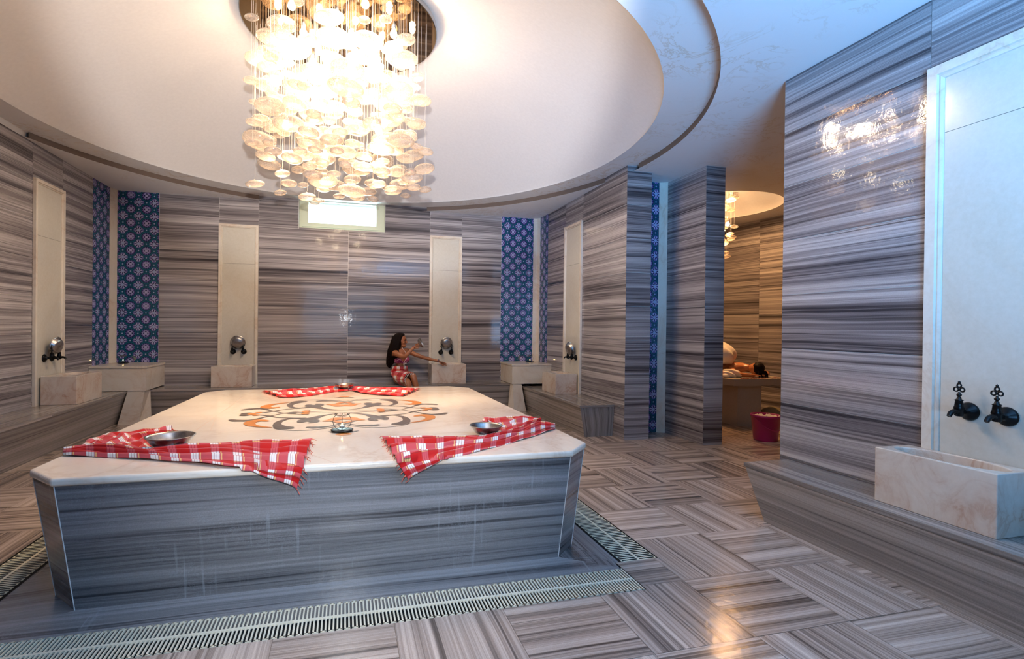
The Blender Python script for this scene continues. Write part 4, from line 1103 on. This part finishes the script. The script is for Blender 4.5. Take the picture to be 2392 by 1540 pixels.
# bikini top, tie, wrap skirt, bracelets
PRINT = NT('purple_floral_print'); v = PRINT.t.nodes.new('ShaderNodeTexVoronoi'); PRINT.lk(PRINT.obj(), v.inputs['Vector']); v.inputs['Scale'].default_value = 55
PRINT.set(color=PRINT.ramp(v.outputs['Distance'], [(.18, (.85, .72, .78)), (.34, (.30, .02, .09)), (.75, (.22, .01, .10))]), rough=.7)
m = MB()
ellipsoid(m, W_(668, 792, 8.405), (.066, .050, .046)); ellipsoid(m, W_(858, 772, 8.46), (.055, .050, .048)); 
m.build('bikini_top', PRINT.m, wo)
m = loft([(W_(727, 842, 8.495), .108, .091, -.2), (W_(727, 820, 8.495), .114, .095, -.2), (W_(727, 795, 8.495), .112, .092, -.2)]); m.build('bikini_band', PRINT.m, wo)
WHT = plain('white_cord', (.80, .74, .72), .8)
m = MB(); m.tube([W_(760, 500, 8.43), W_(800, 560, 8.40), W_(832, 605, 8.395), W_(850, 690, 8.395)], .0035, 6)
m.tube([W_(790, 840, 8.372), W_(845, 770, 8.37), W_(862, 730, 8.38)], .0032, 6)
for pts in ([(790, 845), (830, 860), (865, 868), (850, 840), (800, 850)], [(790, 850), (815, 885), (830, 945)], [(790, 850), (790, 890), (815, 925)]): m.tube([W_(a, b_, 8.362) for a, b_ in pts], .0032, 6)
m.build('halter_cord', WHT, wo)
PL2 = plaid('red_plaid_wrap', (.42, .012, .012), .9)
def skirt(secs, name, ul=.9, vl=.6, seg=40):
    m = MB(); G = []
    for n_, (c, r1, r2, ax) in enumerate(secs):
        ax = Vector(ax).normalized(); t = ax.cross(Vector((0, 0, 1))) if abs(ax.z) < .8 else ax.cross(Vector((0, 1, 0)))
        t.normalize(); w_ = t.cross(ax); G.append([c+t*r1*math.cos(2*PI*k/seg)+w_*r2*math.sin(2*PI*k/seg)+Vector((0, 0, 0))+ax*.004*math.sin(5*2*PI*k/seg+n_) for k in range(seg)])
    m.grid(G, uvf=lambda i, j: (j/seg*ul, i/len(secs)*vl), closed=True)
    o = m.build(name, PL2, wo); s_ = o.modifiers.new('t', 'SOLIDIFY'); s_.thickness = .005; s_.offset = 1; s_.use_rim = True
    sb = o.modifiers.new('s', 'SUBSURF'); sb.levels = sb.render_levels = 1
    return o
skirt([(W_(718, 905, 8.50), .118, .094, (0, 0, 1)), (W_(712, 985, 8.50), .128, .104, (0, 0, 1)), (W_(700, 1075, 8.48), .152, .128, (.1, -.2, 1)), (W_(705, 1150, 8.43), .160, .150, (.4, -.6, .8)),
       (W_(755, 1180, 8.34), .160, .128, (.6, -.8, .3)), (W_(830, 1195, 8.24), .150, .118, (.6, -.8, .05)), (W_(893, 1200, 8.15), .140, .108, (.6, -.8, -.02)), (W_(940, 1200, 8.07), .132, .100, (.6, -.8, -.05))], 'wrap_skirt')
m = MB(); 
for j in range(22):
    a = 2*PI*j/22; p = W_(940, 1200, 8.07)+Vector((.8, .6, 0)).normalized()*.130*math.cos(a)+Vector((0, 0, 1))*.100*math.sin(a); m.tube([p, p+Vector((.012, -.02, -.012)), p+Vector((.014, -.024, -.035))], .003, 5)
m.build('wrap_fringe', WHT, wo)
m = MB(); c_ = W_(1020, 498, 8.14); ax = (W_(1058, 470, 8.15)-W_(905, 620, 8.12)).normalized(); t = ax.orthogonal().normalized(); w_ = ax.cross(t)
m.tube([c_+(t*math.cos(2*PI*k/20)+w_*math.sin(2*PI*k/20))*.0265 for k in range(21)], .0035, 6); m.build('red_bracelet', plain('red_band', (.22, .008, .012), .5), wo)
m = MB(); c_ = W_(1568, 800, 8.38); ax = (W_(1610, 815, 8.37)-W_(1380, 760, 8.44)).normalized(); t = ax.orthogonal().normalized(); w_ = ax.cross(t)
for dd in (-.006, .006): m.tube([c_+ax*dd+(t*math.cos(2*PI*k/20)+w_*math.sin(2*PI*k/20))*.026 for k in range(21)], .004, 6)
m.build('beaded_bracelet', plain('purple_beads', (.10, .06, .12), .4, var=.6, vs=120), wo)
pb = wp(1215, 432, 8.15); bowl_thing((pb.x-.055, 8.15, pb.z+.012), .085, .045, 'small metal bowl held tilted in the woman\'s raised hand', None, axis=(.82, -.25, .45))

# ------------------------------------------------------------------ massage room
mt = empty('massage_table', (6.0, 7.1, 0), 0, 'marble massage table carrying the foam-covered bather', 'table')
GREY_M = cream('grey_marble', (.42, .37, .31), (.45, .33, .22), .3, .3)
m = MB(); m.box(5.60-6.0, 6.02-6.0, 6.28-7.1, 8.1-7.1, 0, .60); bevel(m.build('pedestal', GREY_M, mt), .004)
m = MB(); m.box(5.46-6.0, 6.46-6.0, 6.20-7.1, 8.25-7.1, .60, .70); bevel(m.build('table_top', GREY_M, mt), .006)
pr = empty('person', (5.95, 6.9, .70), 0, 'bather with dark hair lying face down on the massage table, head on folded arms', 'person')
iv = -pr.location; V3 = lambda x, y, z: Vector((x, y, z))+iv
J = {'pelvis': (V3(5.93, 7.35, .82), .15, .11), 'belly': (V3(5.95, 7.12, .81), .125, .095), 'chest': (V3(5.98, 6.86, .82), .15, .105), 'sh': (V3(6.0, 6.70, .83), .10, .075), 'neck': (V3(6.04, 6.60, .84), .05), 'head0': (V3(6.06, 6.53, .835), .05),
 'sL': (V3(5.82, 6.69, .80), .056), 'eL': (V3(5.72, 6.43, .745), .042), 'wL': (V3(5.90, 6.36, .735), .030), 'hL': (V3(5.97, 6.35, .735), .03),
 'sR': (V3(6.18, 6.70, .80), .056), 'eR': (V3(6.32, 6.46, .745), .042), 'wR': (V3(6.14, 6.36, .735), .030), 'hR': (V3(6.06, 6.35, .735), .03),
 'kL': (V3(5.84, 7.78, .765), .062), 'aL': (V3(5.84, 8.12, .74), .035), 'kR': (V3(6.02, 7.78, .765), .062), 'aR': (V3(6.02, 8.12, .74), .035),
 'tL': (V3(5.85, 7.55, .79), .085), 'tR': (V3(6.02, 7.55, .79), .085)}
E_ = [('pelvis', 'belly'), ('belly', 'chest'), ('chest', 'sh'), ('sh', 'neck'), ('neck', 'head0'), ('sh', 'sL'), ('sL', 'eL'), ('eL', 'wL'), ('wL', 'hL'), ('sh', 'sR'), ('sR', 'eR'), ('eR', 'wR'), ('wR', 'hR'), ('pelvis', 'tL'), ('tL', 'kL'), ('kL', 'aL'), ('pelvis', 'tR'), ('tR', 'kR'), ('kR', 'aR')]
SK2 = plain('wet_tanned_skin', (.45, .17, .07), .25, var=.1, vs=10)
bd = skin_body('body', J, E_, SK2, pr, 'pelvis'); ps = [bd]
m = MB(); ellipsoid(m, V3(6.08, 6.47, .825), (.078, .095, .085)); ps.append(m.build('head', SK2, pr))
for sx, x0 in ((1, 5.97), (-1, 6.06)):
    for k in range(4): 
        p = V3(x0, 6.335+.018*k, .735); q = []
        finger([p, p+Vector((sx*.03, -.004, .003)), p+Vector((sx*.055, -.006, -.002)), p+Vector((sx*.075, -.006, -.012))], .009, ps)
    finger([V3(x0, 6.40, .74), V3(x0+sx*.02, 6.42, .745), V3(x0+sx*.045, 6.425, .742)], .010, ps)
join_meshes(ps)
m = MB(); ellipsoid(m, V3(6.10, 6.425, .835), (.088, .085, .092), seg=28, ring=18, f=lambda v: v*(1+.04*math.sin(9*v.x+5*v.z)))
for k in range(14): m.tube([V3(6.04+.01*k, 6.36, .80), V3(6.03+.012*k, 6.34, .75), V3(6.02+.013*k, 6.33+.01*math.sin(k), .708)], [.012, .010, .004], 6)
m.build('hair', HAIR, pr)
def blob(name, c, r, mat, label, cat, seed, amp=.12, flat=0.0):
    rn = random.Random(seed); ph = [(rn.uniform(1.5, 5), rn.uniform(0, 6), rn.uniform(1.5, 5)) for _ in range(6)]
    def f(v):
        k = 1+sum(amp/3*math.sin(a*v.x*2+b_+c2*v.y+a*v.z) for a, b_, c2 in ph); w = v*k
        if w.z < -.6+flat: w.z = -.6+flat
        return w
    m = MB(); ellipsoid(m, (0, 0, 0), r, f=f, seg=48, ring=32)
    m.v = [(a, b_, d-min(q[2] for q in m.v)) for a, b_, d in m.v]
    o = m.build(name, mat, None, loc=c); return tag(o, label, cat)
FOAM = plain('soap_foam', (.80, .72, .62), .6, var=.05, vs=60, sss=.2)
blob('foam_mound', (5.78, 7.0, .885), (.30, .34, .21), FOAM, 'large mound of soap foam on the back of the lying bather', 'foam', 3, .16)
blob('foam_patch', (5.66, 6.50, .702), (.14, .12, .07), FOAM, 'low patch of soap foam beside the bather\'s arm on the table', 'foam', 9, .2)
blob('sponge_bag', (6.55, 6.60, .001), (.20, .16, .13), plain('dull_olive_cloth', (.30, .25, .15), .9, var=.1), 'dull olive rounded bundle on the floor behind the pink bucket', 'bundle', 14, .06)
m2 = MB(); rn = random.Random(4)
for k in range(26):
    x, y = rn.uniform(5.62, 6.35), rn.uniform(6.225, 6.33); L = rn.uniform(.02, .05); a = rn.uniform(-.6, .6)
    m2.tube([(x, y, .7035), (x+L*math.cos(a), y+L*math.sin(a)*.3, .706), (x+2*L*math.cos(a), y-.01, .7035)], .003, 5)
tag(m2.build('towel_fringe_scatter', plain('dark_red_yarn', (.22, .03, .03), .9, var=.6, vs=70)), 'dark red fringe of a cloth under the lying bather', 'fringe', kind='stuff')
bk = empty('bucket', (5.27, 5.42, 0), 0, 'magenta plastic bucket of suds on the massage room floor', 'bucket')
PINK = plain('magenta_plastic', (.36, .012, .13), .35)
m = MB(); m.lathe([(.001, .001), (.135, .001), (.140, .01), (.168, .30), (.178, .302), (.180, .315), (.176, .33), (.170, .33), (.160, .28), (.135, .03), (.001, .02)], seg=48, cap=False); m.build('pail', PINK, bk)
m = MB(); m.tube([Vector((.165*math.cos(t), -.03-.145*math.sin(t) if 0 < t < PI else 0, .285-.14*math.sin(t))) for t in [PI*k/20 for k in range(21)]], .004, 8); m.build('handle', PINK, bk)
rn = random.Random(2); m = MB(); G = []
for i in range(13):
    r = .164*i/12; G.append([(r*math.cos(2*PI*k/36), r*math.sin(2*PI*k/36), .30+.02*math.sin(5*r*30+k*.7)*math.sin(k*.9+i)+.012*math.cos(k*1.7)) for k in range(36)])
m.grid(G, closed=True); m.build('suds', FOAM, bk)
